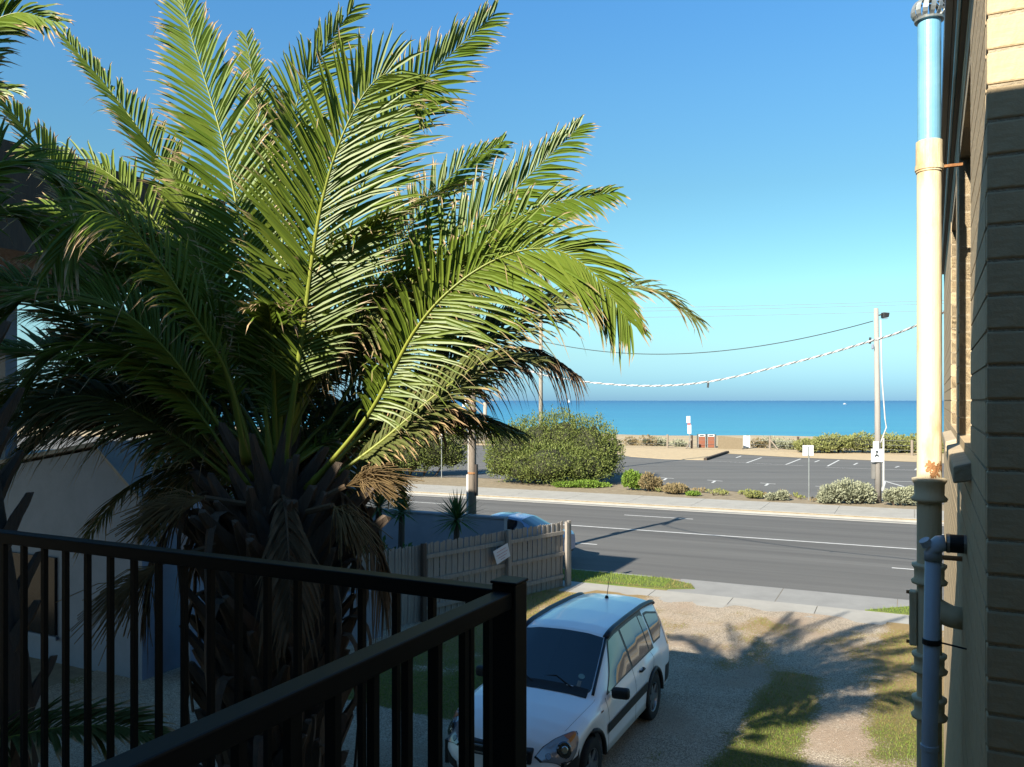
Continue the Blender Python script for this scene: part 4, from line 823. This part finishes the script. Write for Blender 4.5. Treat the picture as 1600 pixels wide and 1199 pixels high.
# ================================================================== VEGETATION
leaf_mat('bush_leaf', (0.075,0.105,0.022), (0.16,0.18,0.05), (.2,.2,.07), .99, .25, .6); leaf_mat('bush_leaf_bright', (0.10,0.18,0.02), (0.17,0.24,0.04), (.2,.2,.07), .99, .3, .6)
leaf_mat('saltbush_leaf', (0.19,0.20,0.13), (0.28,0.285,0.19), (.35,.3,.2), .95, .2, .8); leaf_mat('dune_leaf', (0.15,0.17,0.05), (0.22,0.22,0.08), (.3,.25,.12), .95, .25, .7); leaf_mat('dry_leaf', (0.22,0.165,0.08), (0.17,0.135,0.07), (.38,.3,.17), .9, .25, .8)
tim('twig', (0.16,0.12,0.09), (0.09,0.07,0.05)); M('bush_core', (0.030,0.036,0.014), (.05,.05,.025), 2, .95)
def clump(root, lobes, mat, nleaf, size, corem=.70, up=.35):
    """lobes: (x,y,z,rx,ry,rz) relative to the base; leaves scattered in the outer shell, twigs inside"""
    b = MB(); wts = [l_[3]*l_[5]+l_[4]*l_[5]+l_[3]*l_[4] for l_ in lobes]
    for l_ in R.choices(lobes, wts, k=nleaf):
        g = R.uniform(0,2*pi); cz = R.uniform(-.75,1); sr = sqrt(1-cz*cz); nrm_ = Vector((sr*cos(g), sr*sin(g), cz))
        rr = R.uniform(.78,1.05) + (R.uniform(0,.14) if R.random() < .08 else 0) + .30*mnoise.noise(nrm_*3.1+Vector(l_[:3])) + .20*mnoise.noise(nrm_*8+Vector(l_[:3]))
        p = Vector((l_[0]+l_[3]*nrm_.x*rr, l_[1]+l_[4]*nrm_.y*rr, l_[2]+l_[5]*nrm_.z*rr))
        if p.z < .03: continue
        d = (nrm_*.6+Vector((R.uniform(-1,1),R.uniform(-1,1),R.uniform(-.4,1)*1))*.8+Vector((0,0,up))).normalized()
        s_ = d.cross(Vector((R.uniform(-1,1),R.uniform(-1,1),R.uniform(-1,1)))).normalized(); L = size*R.uniform(.6,1.3); w = L*.24; r = R.random(); e3 = d.cross(s_)*L*.12
        b.add([p, p+d*L*.5+s_*w, p+d*L+e3, p+d*L*.5-s_*w], [(0,1,2,3)], uv=[(0,r),(.5,r),(.9,r),(.5,r)])
    o = b.build('foliage', mat, root); o['kind'] = 'stuff'
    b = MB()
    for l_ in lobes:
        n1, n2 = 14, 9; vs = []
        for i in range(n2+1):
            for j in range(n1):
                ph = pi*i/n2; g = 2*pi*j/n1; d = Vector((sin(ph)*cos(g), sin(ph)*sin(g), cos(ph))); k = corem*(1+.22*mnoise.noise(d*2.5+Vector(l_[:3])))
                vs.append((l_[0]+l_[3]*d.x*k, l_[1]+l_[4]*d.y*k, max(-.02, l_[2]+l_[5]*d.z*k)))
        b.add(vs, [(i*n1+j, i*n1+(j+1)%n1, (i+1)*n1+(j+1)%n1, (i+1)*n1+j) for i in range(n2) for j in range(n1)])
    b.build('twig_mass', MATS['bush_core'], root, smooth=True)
    b = MB()
    for l_ in lobes:
        for k in range(3): b.tube([(l_[0]*.6,l_[1]*.6,0),(l_[0]+R.uniform(-.4,.4)*l_[3],l_[1]+R.uniform(-.4,.4)*l_[4],l_[2])], [.05,.02], 5)
    o = b.build('stem', MATS['twig'], root); o['kind'] = 'stuff'
def shrub(name, base, lobes, mat, nleaf, size, label, cat='shrub', group=None, **k):
    r = thing(name, base, label, cat, group); clump(r, lobes, mat, nleaf, size, **k); return r
mpp = lambda y: G(800,y).y/F                                 # metres per pixel at a ground row
k_ = mpp(752); c_ = G(866,752)
def lob(cx, ybase, x, yb, yt, w, depth=None):                # lobe from a pixel box: centre x, bottom and top row, width
    base = G(cx, ybase); m_ = base.y/F; hz_ = (yb-yt)*m_/2; return ((x-cx)*m_, R.uniform(-.4,.4) if depth is None else depth, (ybase-(yb+yt)/2)*m_, w*m_/2, w*m_/2 if w*m_ < 4 else 2.2, hz_)
L_ = [lob(866,754,x,yb,yt,w,d) for x,yb,yt,w,d in ((800,752,664,80,0),(840,756,650,90,.5),(880,756,646,90,.6),(920,754,652,90,.4),(945,752,676,56,0),(785,752,690,50,-.2),(860,758,690,120,-1.0),(910,757,700,90,-1.0),(820,755,700,70,-.9))]
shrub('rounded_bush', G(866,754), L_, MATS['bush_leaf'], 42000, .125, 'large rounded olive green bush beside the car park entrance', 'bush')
L_ = [lob(640,745,x,yb,yt,w,d) for x,yb,yt,w,d in ((600,748,676,80,-.3),(640,746,668,80,0),(675,742,664,70,.4),(705,738,682,52,.6),(560,750,680,80,0),(500,750,676,100,0),(430,752,680,100,.2),(350,750,684,110,0))]
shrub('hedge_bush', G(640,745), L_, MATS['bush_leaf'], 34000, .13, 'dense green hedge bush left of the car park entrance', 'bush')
shrub('ground_cover', G(915,761), [lob(915,761,x,yb,yt,w,0) for x,yb,yt,w in ((885,762,754,40),(915,763,752,46),(940,764,757,30))], MATS['bush_leaf_bright'], 3500, .12, 'bright green ground cover at the foot of the big bush', 'plant')
shrub('tufted_shrub', G(989,766), [lob(989,766,x,yb,yt,w,0) for x,yb,yt,w in ((985,766,737,24),(996,767,742,22))], MATS['bush_leaf_bright'], 3000, .12, 'small upright bright green shrub on the verge', up=1.0)
shrub('dry_shrub', G(1016,768), [lob(1016,768,x,yb,yt,w,0) for x,yb,yt,w in ((1012,768,741,22),(1024,769,748,20))], MATS['dry_leaf'], 2400, .11, 'straw coloured dry shrub beside the green tuft')
shrub('dry_grass_tuft', G(1055,772), [lob(1055,772,1055,773,758,36,0)], MATS['dry_leaf'], 1500, .12, 'low clump of dry brown grass on the verge', 'grass', up=1.2)
shrub('low_weed', G(1083,775), [lob(1083,775,1083,776,769,20,0)], MATS['bush_leaf_bright'], 500, .09, 'tiny green weed between dry grass on the verge', 'plant')
shrub('yellowing_tuft', G(1178,779), [lob(1178,779,1178,780,769,26,0)], MATS['dune_leaf'], 700, .1, 'yellow green grass tuft on the verge', 'grass', up=1.0)
shrub('saltbush', G(1214,782), [lob(1214,782,1205,783,772,18,0),lob(1214,782,1222,783,768,18,0)], MATS['saltbush_leaf'], 1300, .10, 'smallest pale grey saltbush on the verge', group='saltbushes on the verge')
shrub('saltbush', G(1325,787), [lob(1325,787,x,yb,yt,w,0) for x,yb,yt,w in ((1300,787,758,36),(1322,788,751,40),(1345,788,756,34),(1290,788,770,24),(1358,789,765,20))], MATS['saltbush_leaf'], 5200, .11, 'widest pale grey saltbush, just left of the lamp pole', group='saltbushes on the verge')
shrub('saltbush', G(1412,790), [lob(1412,790,x,yb,yt,w,0) for x,yb,yt,w in ((1405,790,764,30),(1424,791,762,30),(1388,788,766,14))], MATS['saltbush_leaf'], 3000, .11, 'pale grey saltbush right of the lamp pole', group='saltbushes on the verge')
ORD = 'first second third fourth fifth sixth seventh eighth ninth tenth eleventh twelfth thirteenth fourteenth fifteenth sixteenth seventeenth eighteenth nineteenth twentieth twenty-first twenty-second twenty-third twenty-fourth twenty-fifth twenty-sixth'.split()
for k in range(15):
    x = 1030+k*22+R.uniform(-5,5); y = 765+(x-1030)*.062+R.uniform(-1,3)
    shrub('verge_weed', G(x,y), [lob(x,y,x+R.uniform(-9,9),y+1,y-R.uniform(1.5,6),R.uniform(5,16),R.uniform(-.8,.8)) for q in range(4)], MATS['dry_leaf' if R.random()<.7 else 'dune_leaf'], 150, .12, ORD[k]+' low dry weed along the verge, counting right from the dry shrub', 'plant', 'weeds scattered along the verge', up=1.6, corem=.2)
L_ = [lob(1350,709,x,yb,yt,w,0) for x,yb,yt,w in ((1262,706,688,44),(1300,708,681,60),(1345,709,679,60),(1395,711,680,60),(1440,714,681,60),(1490,716,684,60),(1275,708,690,60))]
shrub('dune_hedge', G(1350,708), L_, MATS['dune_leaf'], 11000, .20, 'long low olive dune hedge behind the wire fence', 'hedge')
DP = ['grey dune plant just right of the rounded bush', 'dune plant second to the right of the rounded bush', 'small dune plant left of the beach notice', 'dry dune plant peeping over the right shoulder of the rounded bush', 'wide grey dune plant right of the notice board', 'grey dune plant left of the long dune hedge', 'dry dune plant beside the small white notice board', 'grey dune plant just right of the parking signs',
 'grey dune plant left of the stub pole', 'dry dune plant right of the stub pole', 'grey dune plant behind the cluster of parking signs', 'widest grey dune plant behind the left hedge', 'dry dune plant over the left shoulder of the rounded bush', 'small grey dune plant at the tip of the dune hedge']
for k, (x, y, t, w) in enumerate(((1010,699,681,26),(1030,699,684,24),(1060,700,688,22),(985,698,684,20),(1205,702,683,34),(1225,704,686,26),(1185,702,686,22),(720,695,664,30),(745,695,660,34),(775,696,664,36),(690,694,664,40),(650,693,660,44),(800,697,668,30),(1240,705,690,22))):
    shrub('dune_plant', G(x,y-1.5), [lob(x,y-1.5,x,y,t,w,0),lob(x,y-1.5,x+w*.3,y,t+4,w*.7,0)], MATS['saltbush_leaf' if k % 3 else 'dry_leaf'], 420, .2, DP[k], 'plant', 'plants along the dune fence', corem=.5)

# spiky yuccas in front of the street wall
leaf_mat('yucca_leaf', (0.035,0.075,0.022), (0.06,0.11,0.03), (.16,.15,.06), .97, .12, .4)
def yucca(base, hz_, rad, nl, label):
    r = thing('yucca', base, label, 'plant', 'yuccas in front of the street wall'); b = MB(); b.tube([(0,0,0),(.03,0,hz_)], [.1,.07], 8); b.build('trunk', MATS['twig'], r)
    b = MB()
    for k in range(nl):
        g = k*2.399963; e_ = radians(82-115*(k/nl)**.9); d = Vector((cos(g)*cos(e_), sin(g)*cos(e_), sin(e_))); L = rad*R.uniform(.82,1.1); s_ = d.cross(Vector((0,0,1)))
        s_ = s_.normalized()*.026 if s_.length > .01 else Vector((.026,0,0)); c0 = Vector((.03,0,hz_)); rr = R.random()
        p1 = c0+d*L*.45; p2 = c0+d*L+Vector((0,0,-.05*L)); u_ = s_.cross(d)*.4
        b.add([c0-s_*.7, c0+s_*.7, p1+s_*1.2+u_, p1-s_*1.2+u_, p1, p2], [(0,1,2,4),(0,4,3),(4,2,5),(3,4,5)], uv=[(0,rr),(0,rr),(.5,rr),(.5,rr),(.5,rr),(1,rr)])
    o = b.build('leaves', MATS['yucca_leaf'], r); o['kind'] = 'stuff'
for px, py, Y_, rad, lab in ((712,812,20.6,.80,'largest dark green yucca, in front of the street wall beside the power pole'),(590,792,19.6,.78,'dark green yucca against the road, nearest the palm'),(626,800,20.6,.55,'smallest yucca, between two larger ones before the street wall')):
    p_ = P(px,py,Y_); yucca(Vector((p_.x,p_.y,0)), p_.z, rad, 85, lab)
p_ = P(610,850,18.8); shrub('garden_shrub', Vector((p_.x,p_.y,0)), [(-.6,0,.7,.9,.7,.75),(.4,.1,.6,.8,.6,.65),(-1.5,0,.6,.8,.6,.7)], MATS['yucca_leaf'], 3500, .16, 'dark shaded shrub between palm and street wall')

# ------------------------------------------------------------------ PALMS
leaf_mat('palm_leaflet', (0.062,0.110,0.010), (0.115,0.150,0.020), (0.36,0.25,0.14), .85, .16, .42)
leaf_mat('palm_leaflet_old', (0.060,0.085,0.018), (0.095,0.10,0.03), (0.34,0.23,0.12), .78, .2, .6)
leaf_mat('palm_leaflet_dead', (0.05,0.035,0.02), (0.09,0.06,0.033), (0.16,0.105,0.06), .4, .12, .85)
M('rachis_green', (0.30,0.32,0.04), (0.22,0.27,0.04), 3, .45); M('rachis_dead', (0.20,0.13,0.07), (.13,.085,.05), 5, .8)
tim('palm_bark', (0.13,0.095,0.07), (0.07,0.05,0.038)); tim('leaf_base', (0.20,0.15,0.11), (0.11,0.08,0.06)); M('husk', (0.30,0.20,0.08), (.2,.13,.06), 12, .9)
def frond(root, ctrl, hint, kind='green', llen=.52, nl=104, vee=.30, droop=.18, bare=.22, rad=.030, roll=0.0, dry=None):
    rlo, rhi = dry or ((.5, 1.0) if R.random() < .65 else (.1, .8))
    pts = bez(ctrl, 48); seg = [0.0]
    for a, c in zip(pts, pts[1:]): seg.append(seg[-1]+(c-a).length)
    tot = seg[-1]; mr_ = MATS['rachis_green' if kind != 'dead' else 'rachis_dead']; ml = MATS[{'green':'palm_leaflet','old':'palm_leaflet_old','dead':'palm_leaflet_dead'}[kind]]
    b = MB(); b.tube(pts, [max(.004, rad*(1-.88*(s_/tot)**.8))*(1.5 if s_/tot < .06 else 1) for s_ in seg], 6, flat=.65); fo = b.build('frond', mr_, root, world=True, smooth=True)
    b = MB(); k = 0
    for i in range(nl):
        t = bare+(1-bare)*(i+.5)/nl
        for side in (1,-1):
            tt = min(.999, max(.02, t+R.uniform(-.4,.4)/nl)); d = tt*tot
            while k < 46 and seg[k+1] < d: k += 1
            while k > 0 and seg[k] > d: k -= 1
            f_ = (d-seg[k])/(seg[k+1]-seg[k]); p = pts[k].lerp(pts[k+1], f_); T = (pts[k+1]-pts[k]).normalized()
            hv = hint(p) if callable(hint) else Vector(hint)
            Sv = T.cross(hv)
            if Sv.length < .05: Sv = T.cross(Vector((0,0,1)))
            Sv.normalize(); N = Sv.cross(T)
            if roll: N2 = N*cos(roll)+Sv*sin(roll); Sv = Sv*cos(roll)-N*sin(roll); N = N2
            env = (.42+.58*min(1,(tt-bare)/.22))*(1 if tt < .55 else 1-.72*((tt-.55)/.45)**1.5)
            L = llen*env*R.uniform(.86,1.12); ang = radians(58-30*tt+R.gauss(0,3.2)); ve = vee+R.gauss(0,.08)
            D = (T*cos(ang)+(Sv*side*cos(ve)+N*sin(ve))*sin(ang)).normalized(); dr_ = droop*R.uniform(.5,1.7)
            if R.random() < .05: dr_ += .5
            wv = (N*cos(.5)-Sv*side*sin(.5)); wv = (wv-D*wv.dot(D)); wv = D.cross(N).normalized()
            w = .0145*(.75+.25*env)*R.uniform(.8,1.2); r = R.uniform(rlo, rhi)
            if R.random() < .05: continue
            vs = []; uv = []
            for q, (tq, ww) in enumerate(((0,.35),(.25,1.0),(.6,.85),(.85,.45))):
                c0 = p+D*(L*tq)+Vector((0,0,-dr_*L*tq*tq)); fold = N*(w*ww*.55)
                vs += [c0-wv*(w*ww)+fold, c0, c0+wv*(w*ww)+fold]; uv += [(tq,r)]*3
            vs.append(p+D*L+Vector((R.uniform(-.02,.02),R.uniform(-.02,.02),-dr_*L*1.08))); uv.append((1,r))
            fs = []
            for q in range(3):
                for z_ in (0,1): fs.append((q*3+z_, q*3+z_+1, q*3+z_+4, q*3+z_+3))
            fs += [(9,10,12),(10,11,12)]
            b.add(vs, fs, uv=uv)
    o = b.build('leaflets', ml, fo); o['kind'] = 'stuff'
    if world_fix is not None: pass
    return fo
world_fix = None
def frond_(root, *a, **k):                                   # geometry arrives in world space; move it into the palm's frame
    fo = frond(root, *a, **k); ch = fo.children[0]; off = Vector(root.location)
    ch.data.transform(Matrix.Translation(-off)); return fo
tocam = lambda p: (Vector((0,0,H))-p).normalized()
def mixh(w, up=(0,0,1)): return lambda p: (tocam(p)*w+Vector(up)*(1-w)).normalized()
base = P(430, 760, 6.5); base.z = 0
palm = thing('date_palm', base, 'big date palm with sunlit arching fronds in front of the balcony', 'palm tree')
zc = P(430,760,6.5).z
HERO = [
 ([(425,745,6.45),(395,470,6.4),(350,230,6.5),(300,60,6.7),(272,-50,6.9)], mixh(.95), 'green', dict(llen=.66, vee=.28, nl=118)),
 ([(440,745,6.35),(470,540,6.1),(500,330,5.9),(545,190,5.8),(600,117,5.8),(652,142,5.85)], mixh(.9,(-.7,0,.7)), 'green', dict(llen=.86, vee=.12, nl=112)),
 ([(480,765,6.3),(575,650,6.1),(650,515,5.9),(720,440,5.8),(800,396,5.75),(870,392,5.7),(930,430,5.7),(985,505,5.75)], mixh(.85,(-.2,0,1)), 'green', dict(llen=.66, vee=.18, droop=.34, nl=118)),
 ([(450,725,6.7),(520,450,7.0),(590,230,7.2),(660,130,7.3),(772,22,7.4)], mixh(.9), 'green', dict(llen=.74, vee=.2)),
 ([(470,735,6.8),(600,520,7.1),(720,370,7.3),(800,300,7.4),(905,198,7.5)], mixh(.85), 'green', dict(llen=.70, vee=.2, droop=.22)),
 ([(400,745,6.6),(330,400,6.9),(260,270,7.0),(190,165,7.1),(100,58,7.2)], mixh(.55,(.6,0,.6)), 'green', dict(llen=.48, vee=.5)),
 ([(430,725,6.9),(440,400,7.2),(460,180,7.4),(500,90,7.5),(552,12,7.6)], mixh(.9), 'green', dict(llen=.68)),
 ([(490,755,6.5),(640,610,6.8),(790,515,7.0),(900,465,7.1),(1010,450,7.2),(1090,500,7.2)], mixh(.35), 'old', dict(llen=.55, droop=.3)),
 ([(490,770,6.6),(620,640,6.9),(740,565,7.1),(830,545,7.2),(905,588,7.2)], mixh(.3), 'dead', dict(llen=.46, droop=.8, vee=.0)),
 ([(385,725,6.2),(355,590,5.9),(300,490,5.6),(245,405,5.4),(190,345,5.2),(130,335,5.0),(85,410,4.9)], mixh(.4,(0.6,0,.8)), 'green', dict(llen=.55, nl=56, bare=.3, droop=.4)),
 ([(390,755,6.5),(280,560,6.5),(170,400,6.5),(90,270,6.5),(-10,140,6.5)], mixh(.4,(.4,0,.9)), 'green', dict(llen=.55, vee=.5)),
 ([(390,765,6.5),(250,600,6.3),(130,500,6.2),(0,440,6.1),(-90,450,6.1)], mixh(.4), 'green', dict(llen=.56, vee=.4)),
 ([(390,775,6.4),(270,680,6.2),(140,620,6.1),(-20,650,6.0)], mixh(.4), 'old', dict(llen=.55, droop=.5)),
 ([(480,775,6.4),(590,695,6.4),(690,610,6.4),(770,560,6.45),(850,560,6.5)], mixh(.35), 'old', dict(llen=.50, droop=.3, vee=.1)),
 ([(460,725,7.0),(600,420,7.6),(700,280,7.9),(785,222,8.1)], mixh(.7), 'green', dict(llen=.56)),
 ([(430,725,6.8),(415,400,7.3),(405,200,7.6),(385,60,7.8)], mixh(.9), 'green', dict(llen=.58)),
 ([(395,750,6.5),(300,520,6.8),(180,380,7.0),(60,330,7.1),(-40,360,7.1)], mixh(.4,(.3,0,.9)), 'green', dict(llen=.6, vee=.4)),
 ([(395,760,6.5),(260,640,6.6),(120,560,6.6),(-30,540,6.6)], mixh(.4), 'green', dict(llen=.6, vee=.4)),
 ([(395,770,6.6),(280,690,6.8),(150,640,6.9),(0,660,7.0)], mixh(.4), 'old', dict(llen=.55, droop=.4)),
 ([(395,740,6.6),(300,450,6.9),(230,330,7.2),(150,260,7.4),(40,235,7.5)], mixh(.5,(.3,0,.8)), 'green', dict(llen=.6, vee=.4)),
 ([(395,750,6.3),(270,560,6.0),(160,470,5.8),(50,460,5.7),(-20,520,5.6)], mixh(.4), 'green', dict(llen=.55, vee=.3, bare=.3)),
 ([(475,745,6.7),(620,560,6.9),(720,420,7.1),(830,330,7.2),(960,300,7.3)], mixh(.8), 'green', dict(llen=.55, droop=.28)),
 ([(400,735,6.4),(340,520,6.3),(300,350,6.5),(262,255,6.7)], mixh(.7,(.5,0,.6)), 'green', dict(llen=.5, vee=.4)),
 ([(480,760,6.5),(600,650,6.8),(720,550,7.0),(820,480,7.2),(890,460,7.3)], mixh(.4), 'old', dict(llen=.5, droop=.4)),
]
for c_, hnt, kd, kw in HERO: frond_(palm, [P(*q) for q in c_], hnt, kd, **kw)
def crown_ok(p):                                              # keeps the filler inside the crown's outline as seen from the balcony
    px = CX+F*p.x/p.y; py = HY-F*(p.z-H)/p.y
    if px > 960: return False
    if px > 480: return py < (720-(px-480)*.85 if px < 740 else 470-(px-740)*.35)
    return py < 650 if px < 330 else py < 700
cc = Vector((base.x, base.y, zc+.25))
for k in range(18):                                           # low fronds on the far side close the view under the crown
    g = radians(25+130*(k+.5)/18+R.uniform(-4,4)); d = Vector((cos(g), sin(g), 0)); e_ = radians(R.uniform(8,48)); L = R.uniform(2.2,3.0)
    if d.x > .55: e_ = max(e_, radians(34))
    p = cc+Vector((0,0,-.2)); ps = [p.copy()]
    for q in range(5): p = p+(d*cos(e_)+Vector((0,0,sin(e_))))*L/5; ps.append(p.copy()); e_ -= radians(13)
    frond_(palm, ps, (0,0,1), 'old' if k % 3 else 'green', llen=.5, nl=76, vee=.2, droop=.35, roll=R.uniform(-.5,.5), bare=.15)
for c_, kd in (([(395,765,6.7),(290,660,7.0),(180,590,7.2),(60,580,7.3),(-40,630,7.3)],'old'),([(395,770,6.5),(300,690,6.6),(200,650,6.7),(90,670,6.7),(10,730,6.7)],'old'),([(395,755,6.8),(280,580,7.2),(170,500,7.5),(40,490,7.7)],'green'),([(390,760,6.3),(290,620,6.1),(210,550,6.0),(110,540,5.9),(40,600,5.9)],'green'),([(395,760,6.6),(320,560,6.9),(250,440,7.2),(150,390,7.4),(40,400,7.5)],'green')):
    frond_(palm, [P(*q) for q in c_], mixh(.35), kd, llen=.58, nl=92, vee=.3, droop=.3)
for k in range(44):                                           # the rest of the crown, mostly behind and to the left
    az = k*2.399963+.6; lvl = k/44; e0 = radians(78-74*lvl); 
    d = Vector((cos(az), sin(az), 0))
    if d.y < -.15 and k > 8: continue
    if d.y < -.25: d.y *= .55                                 # few fronds reach straight towards the balcony
    if (d.x > .2 or d.y < 0) and lvl > .3: e0 = max(e0, radians(38-10*lvl))
    L = R.uniform(2.5,3.3)*(1 if d.y > -.1 else .75); ok = False
    for tries in range(8):
        ps = [cc + Vector((0,0,-.25*lvl))]; e_ = e0; p = ps[0]
        for q in range(5):
            p = p + (d*cos(e_)+Vector((0,0,sin(e_))))*L/5; ps.append(p); e_ -= radians(13+5*lvl)
        ok = all(crown_ok(q) for q in ps[2:])
        if ok: break
        e0 += radians(9)
    if not ok: continue
    frond_(palm, ps, (0,0,1) if e0 < 1.1 else (-d.x,-d.y,.3), ('green' if lvl < .7 else 'old') if d.y < .3 else ('green' if lvl < .6 else ('old' if lvl < .93 else 'dead')), llen=.55, nl=80, vee=.35, droop=.25+.5*lvl, roll=R.uniform(-.4,.4))
b = MB(); b.tube([(0,0,-.1),(.02,0,.6),(0,0,2),(0,0,3.2),(0,0,zc-.25),(0,0,zc+.12)], [.50,.42,.38,.40,.33,.10], 18); b.build('trunk', MATS['palm_bark'], palm, smooth=True)
lb = MB(); prof = [(.11,0,0,.05),(.10,.01,.12,.06),(.07,.05,.26,.05),(.045,.10,.38,.035),(.03,.13,.46,.02)]; vs = []
for w_, y_, z_, t_ in prof: vs += [(-w_,y_-.01,z_),(-w_*.4,y_+t_,z_+.01),(w_*.45,y_+t_,z_-.015),(w_,y_-.012,z_+.01),(0,y_-.03,z_)]
lb.add(vs, [(i*5+j, i*5+(j+1)%5, (i+1)*5+(j+1)%5, (i+1)*5+j) for i in range(4) for j in range(5)]+[(24,23,22,21,20)]); lb0 = lb.build('leaf_base', MATS['leaf_base'], palm)
for k in range(210):
    z = .3+(zc-.55)*k/210*1.0; g = k*2.399963
    o = lb0 if k == 0 else bpy.data.objects.new('leaf_base', lb0.data)
    if k: COL.objects.link(o); o.parent = palm
    o.location = (cos(g)*.37, sin(g)*.37, z); o.rotation_euler = (-(.05+.3*(z/zc))+R.uniform(-.2,.2), R.uniform(-.3,.3), g-pi/2+R.uniform(-.3,.3)); o.scale = (R.uniform(.6,1.2),R.uniform(.7,1.3),R.uniform(.6,1.35))
for k in range(46):                                           # stubs of cut petioles crowding the growing point
    g = k*2.399963; t_ = k/46; o = bpy.data.objects.new('leaf_base', lb0.data); COL.objects.link(o); o.parent = palm
    rr = .40-.30*t_; o.location = (cos(g)*rr, sin(g)*rr, zc-.62+.55*t_); o.rotation_euler = (-(.55-.45*t_)+R.uniform(-.15,.15), R.uniform(-.2,.2), g-pi/2); o.scale = (R.uniform(.7,1.1), R.uniform(1,1.5), R.uniform(.9,1.5))
for k in range(26):                                           # hanging strips of dead sheath
    g = R.uniform(0,2*pi); r0 = R.uniform(.42,.6); z = R.uniform(1.5, zc-.1); L = R.uniform(.4,1.0); b = MB(); pts = [Vector((cos(g)*.38, sin(g)*.38, z)), Vector((cos(g)*(r0+.1), sin(g)*(r0+.1), z+.12)), Vector((cos(g)*(r0+.2), sin(g)*(r0+.2), z-.25*L)), Vector((cos(g)*(r0+.15), sin(g)*(r0+.15), z-L))]
    pts = bez(pts, 9); t = Vector((-sin(g),cos(g),0)); b.v = []; 
    vs = []
    for i, p in enumerate(pts): w = .06*(1-i/9*.8); vs += [p-t*w, p+Vector((cos(g),sin(g),0))*.02, p+t*w]
    b.add(vs, [(i*3+j, i*3+j+1, i*3+j+4, i*3+j+3) for i in range(8) for j in (0,1)]); b.build('dead_sheath', MATS['leaf_base'], palm)
for k in range(7):                                           # dead fronds hanging round the top of the trunk
    g = k*2.399963+.3; d = Vector((cos(g), sin(g), 0)); L = R.uniform(.5,1.0); p0 = Vector((base.x, base.y, zc-.15))+d*.25
    frond_(palm, [p0, p0+d*.3+Vector((0,0,.12)), p0+d*(.3+.3*L)+Vector((0,0,-.25*L)), p0+d*(.35+.35*L)+Vector((0,0,-.8*L))], (d.x,d.y,.6), 'dead', llen=.34, nl=34, droop=.9, vee=0, bare=.25, rad=.022)
def brush(path, spread, label=None):                          # old flower stalk: a stem and a broom of strands
    p = [P(*q) for q in path]; b = MB(); b.tube([q-base for q in bez(p[:2], 6)], .022, 6); st_ = b.build('flower_stalk', MATS['rachis_dead'], palm)
    b = MB(); a, c = p[1]-base, p[2]-base; ax = c-a
    for k in range(150):
        o_ = Vector((R.gauss(0,1),R.gauss(0,1),R.gauss(0,1)))*spread; s0 = a+ax*R.uniform(0,.4); e_ = s0+ax*R.uniform(.5,.9)+o_
        b.tube([s0, s0.lerp(e_,.5)+Vector((0,0,.03)), e_+Vector((0,0,-.05))], .0035, 3, cap=False)
    o = b.build('strands', MATS['husk'], st_); o['kind'] = 'stuff'
brush([(400,790,6.2),(320,778,6.0),(215,815,5.9)], .09); brush([(480,800,6.0),(520,790,5.8),(560,835,5.75)], .07); brush([(480,790,6.2),(540,760,6.2),(615,745,6.2)], .08); brush([(400,830,6.1),(250,880,5.9),(160,960,5.9)], .10)
# the second palm, at the left edge of the view
b2 = P(15, 1000, 5.2); b2.z = 0; palm2 = thing('date_palm', b2, 'second date palm at the left edge, only its trunk and frond tips showing', 'palm tree')
z2 = 5.5; b = MB(); b.tube([(0,0,-.1),(0,0,.6),(-.15,0,3),(-.55,0,z2)], [.34,.27,.25,.24], 16); b.build('trunk', MATS['palm_bark'], palm2, smooth=True)
for k in range(60):
    z = .3+(z2-.5)*k/60; g = k*2.399963; o = bpy.data.objects.new('leaf_base', lb0.data); COL.objects.link(o); o.parent = palm2
    o.location = (cos(g)*.23-.55*(z/z2)**1.6, sin(g)*.23, z); o.rotation_euler = (-.15, R.uniform(-.25,.25), g-pi/2); o.scale = (.75,.9,.8)
H2 = [([(-120,420,5.2),(-90,200,5.2),(-50,70,5.2),(20,22,5.2),(90,35,5.2)], mixh(.6), 'green'), ([(-120,430,5.3),(-110,250,5.6),(-60,150,5.8),(20,140,5.9)], mixh(.5), 'green'), ([(-120,430,5.3),(-60,310,5.4),(0,255,5.5),(80,270,5.6),(150,350,5.6)], mixh(.4,(.2,0,1)), 'green'), ([(-120,440,5.3),(-70,360,5.5),(0,330,5.7),(70,370,5.8),(110,440,5.8)], mixh(.4), 'green'),
 ([(-160,1180,5.0),(-40,1165,4.9),(80,1140,4.8),(180,1135,4.75),(262,1158,4.7)], (0,-.3,1), 'old')]
for c_, hnt, kd in H2: frond_(palm2, [P(*q) for q in c_], hnt, kd, llen=.45, nl=70, vee=.45, droop=.25)
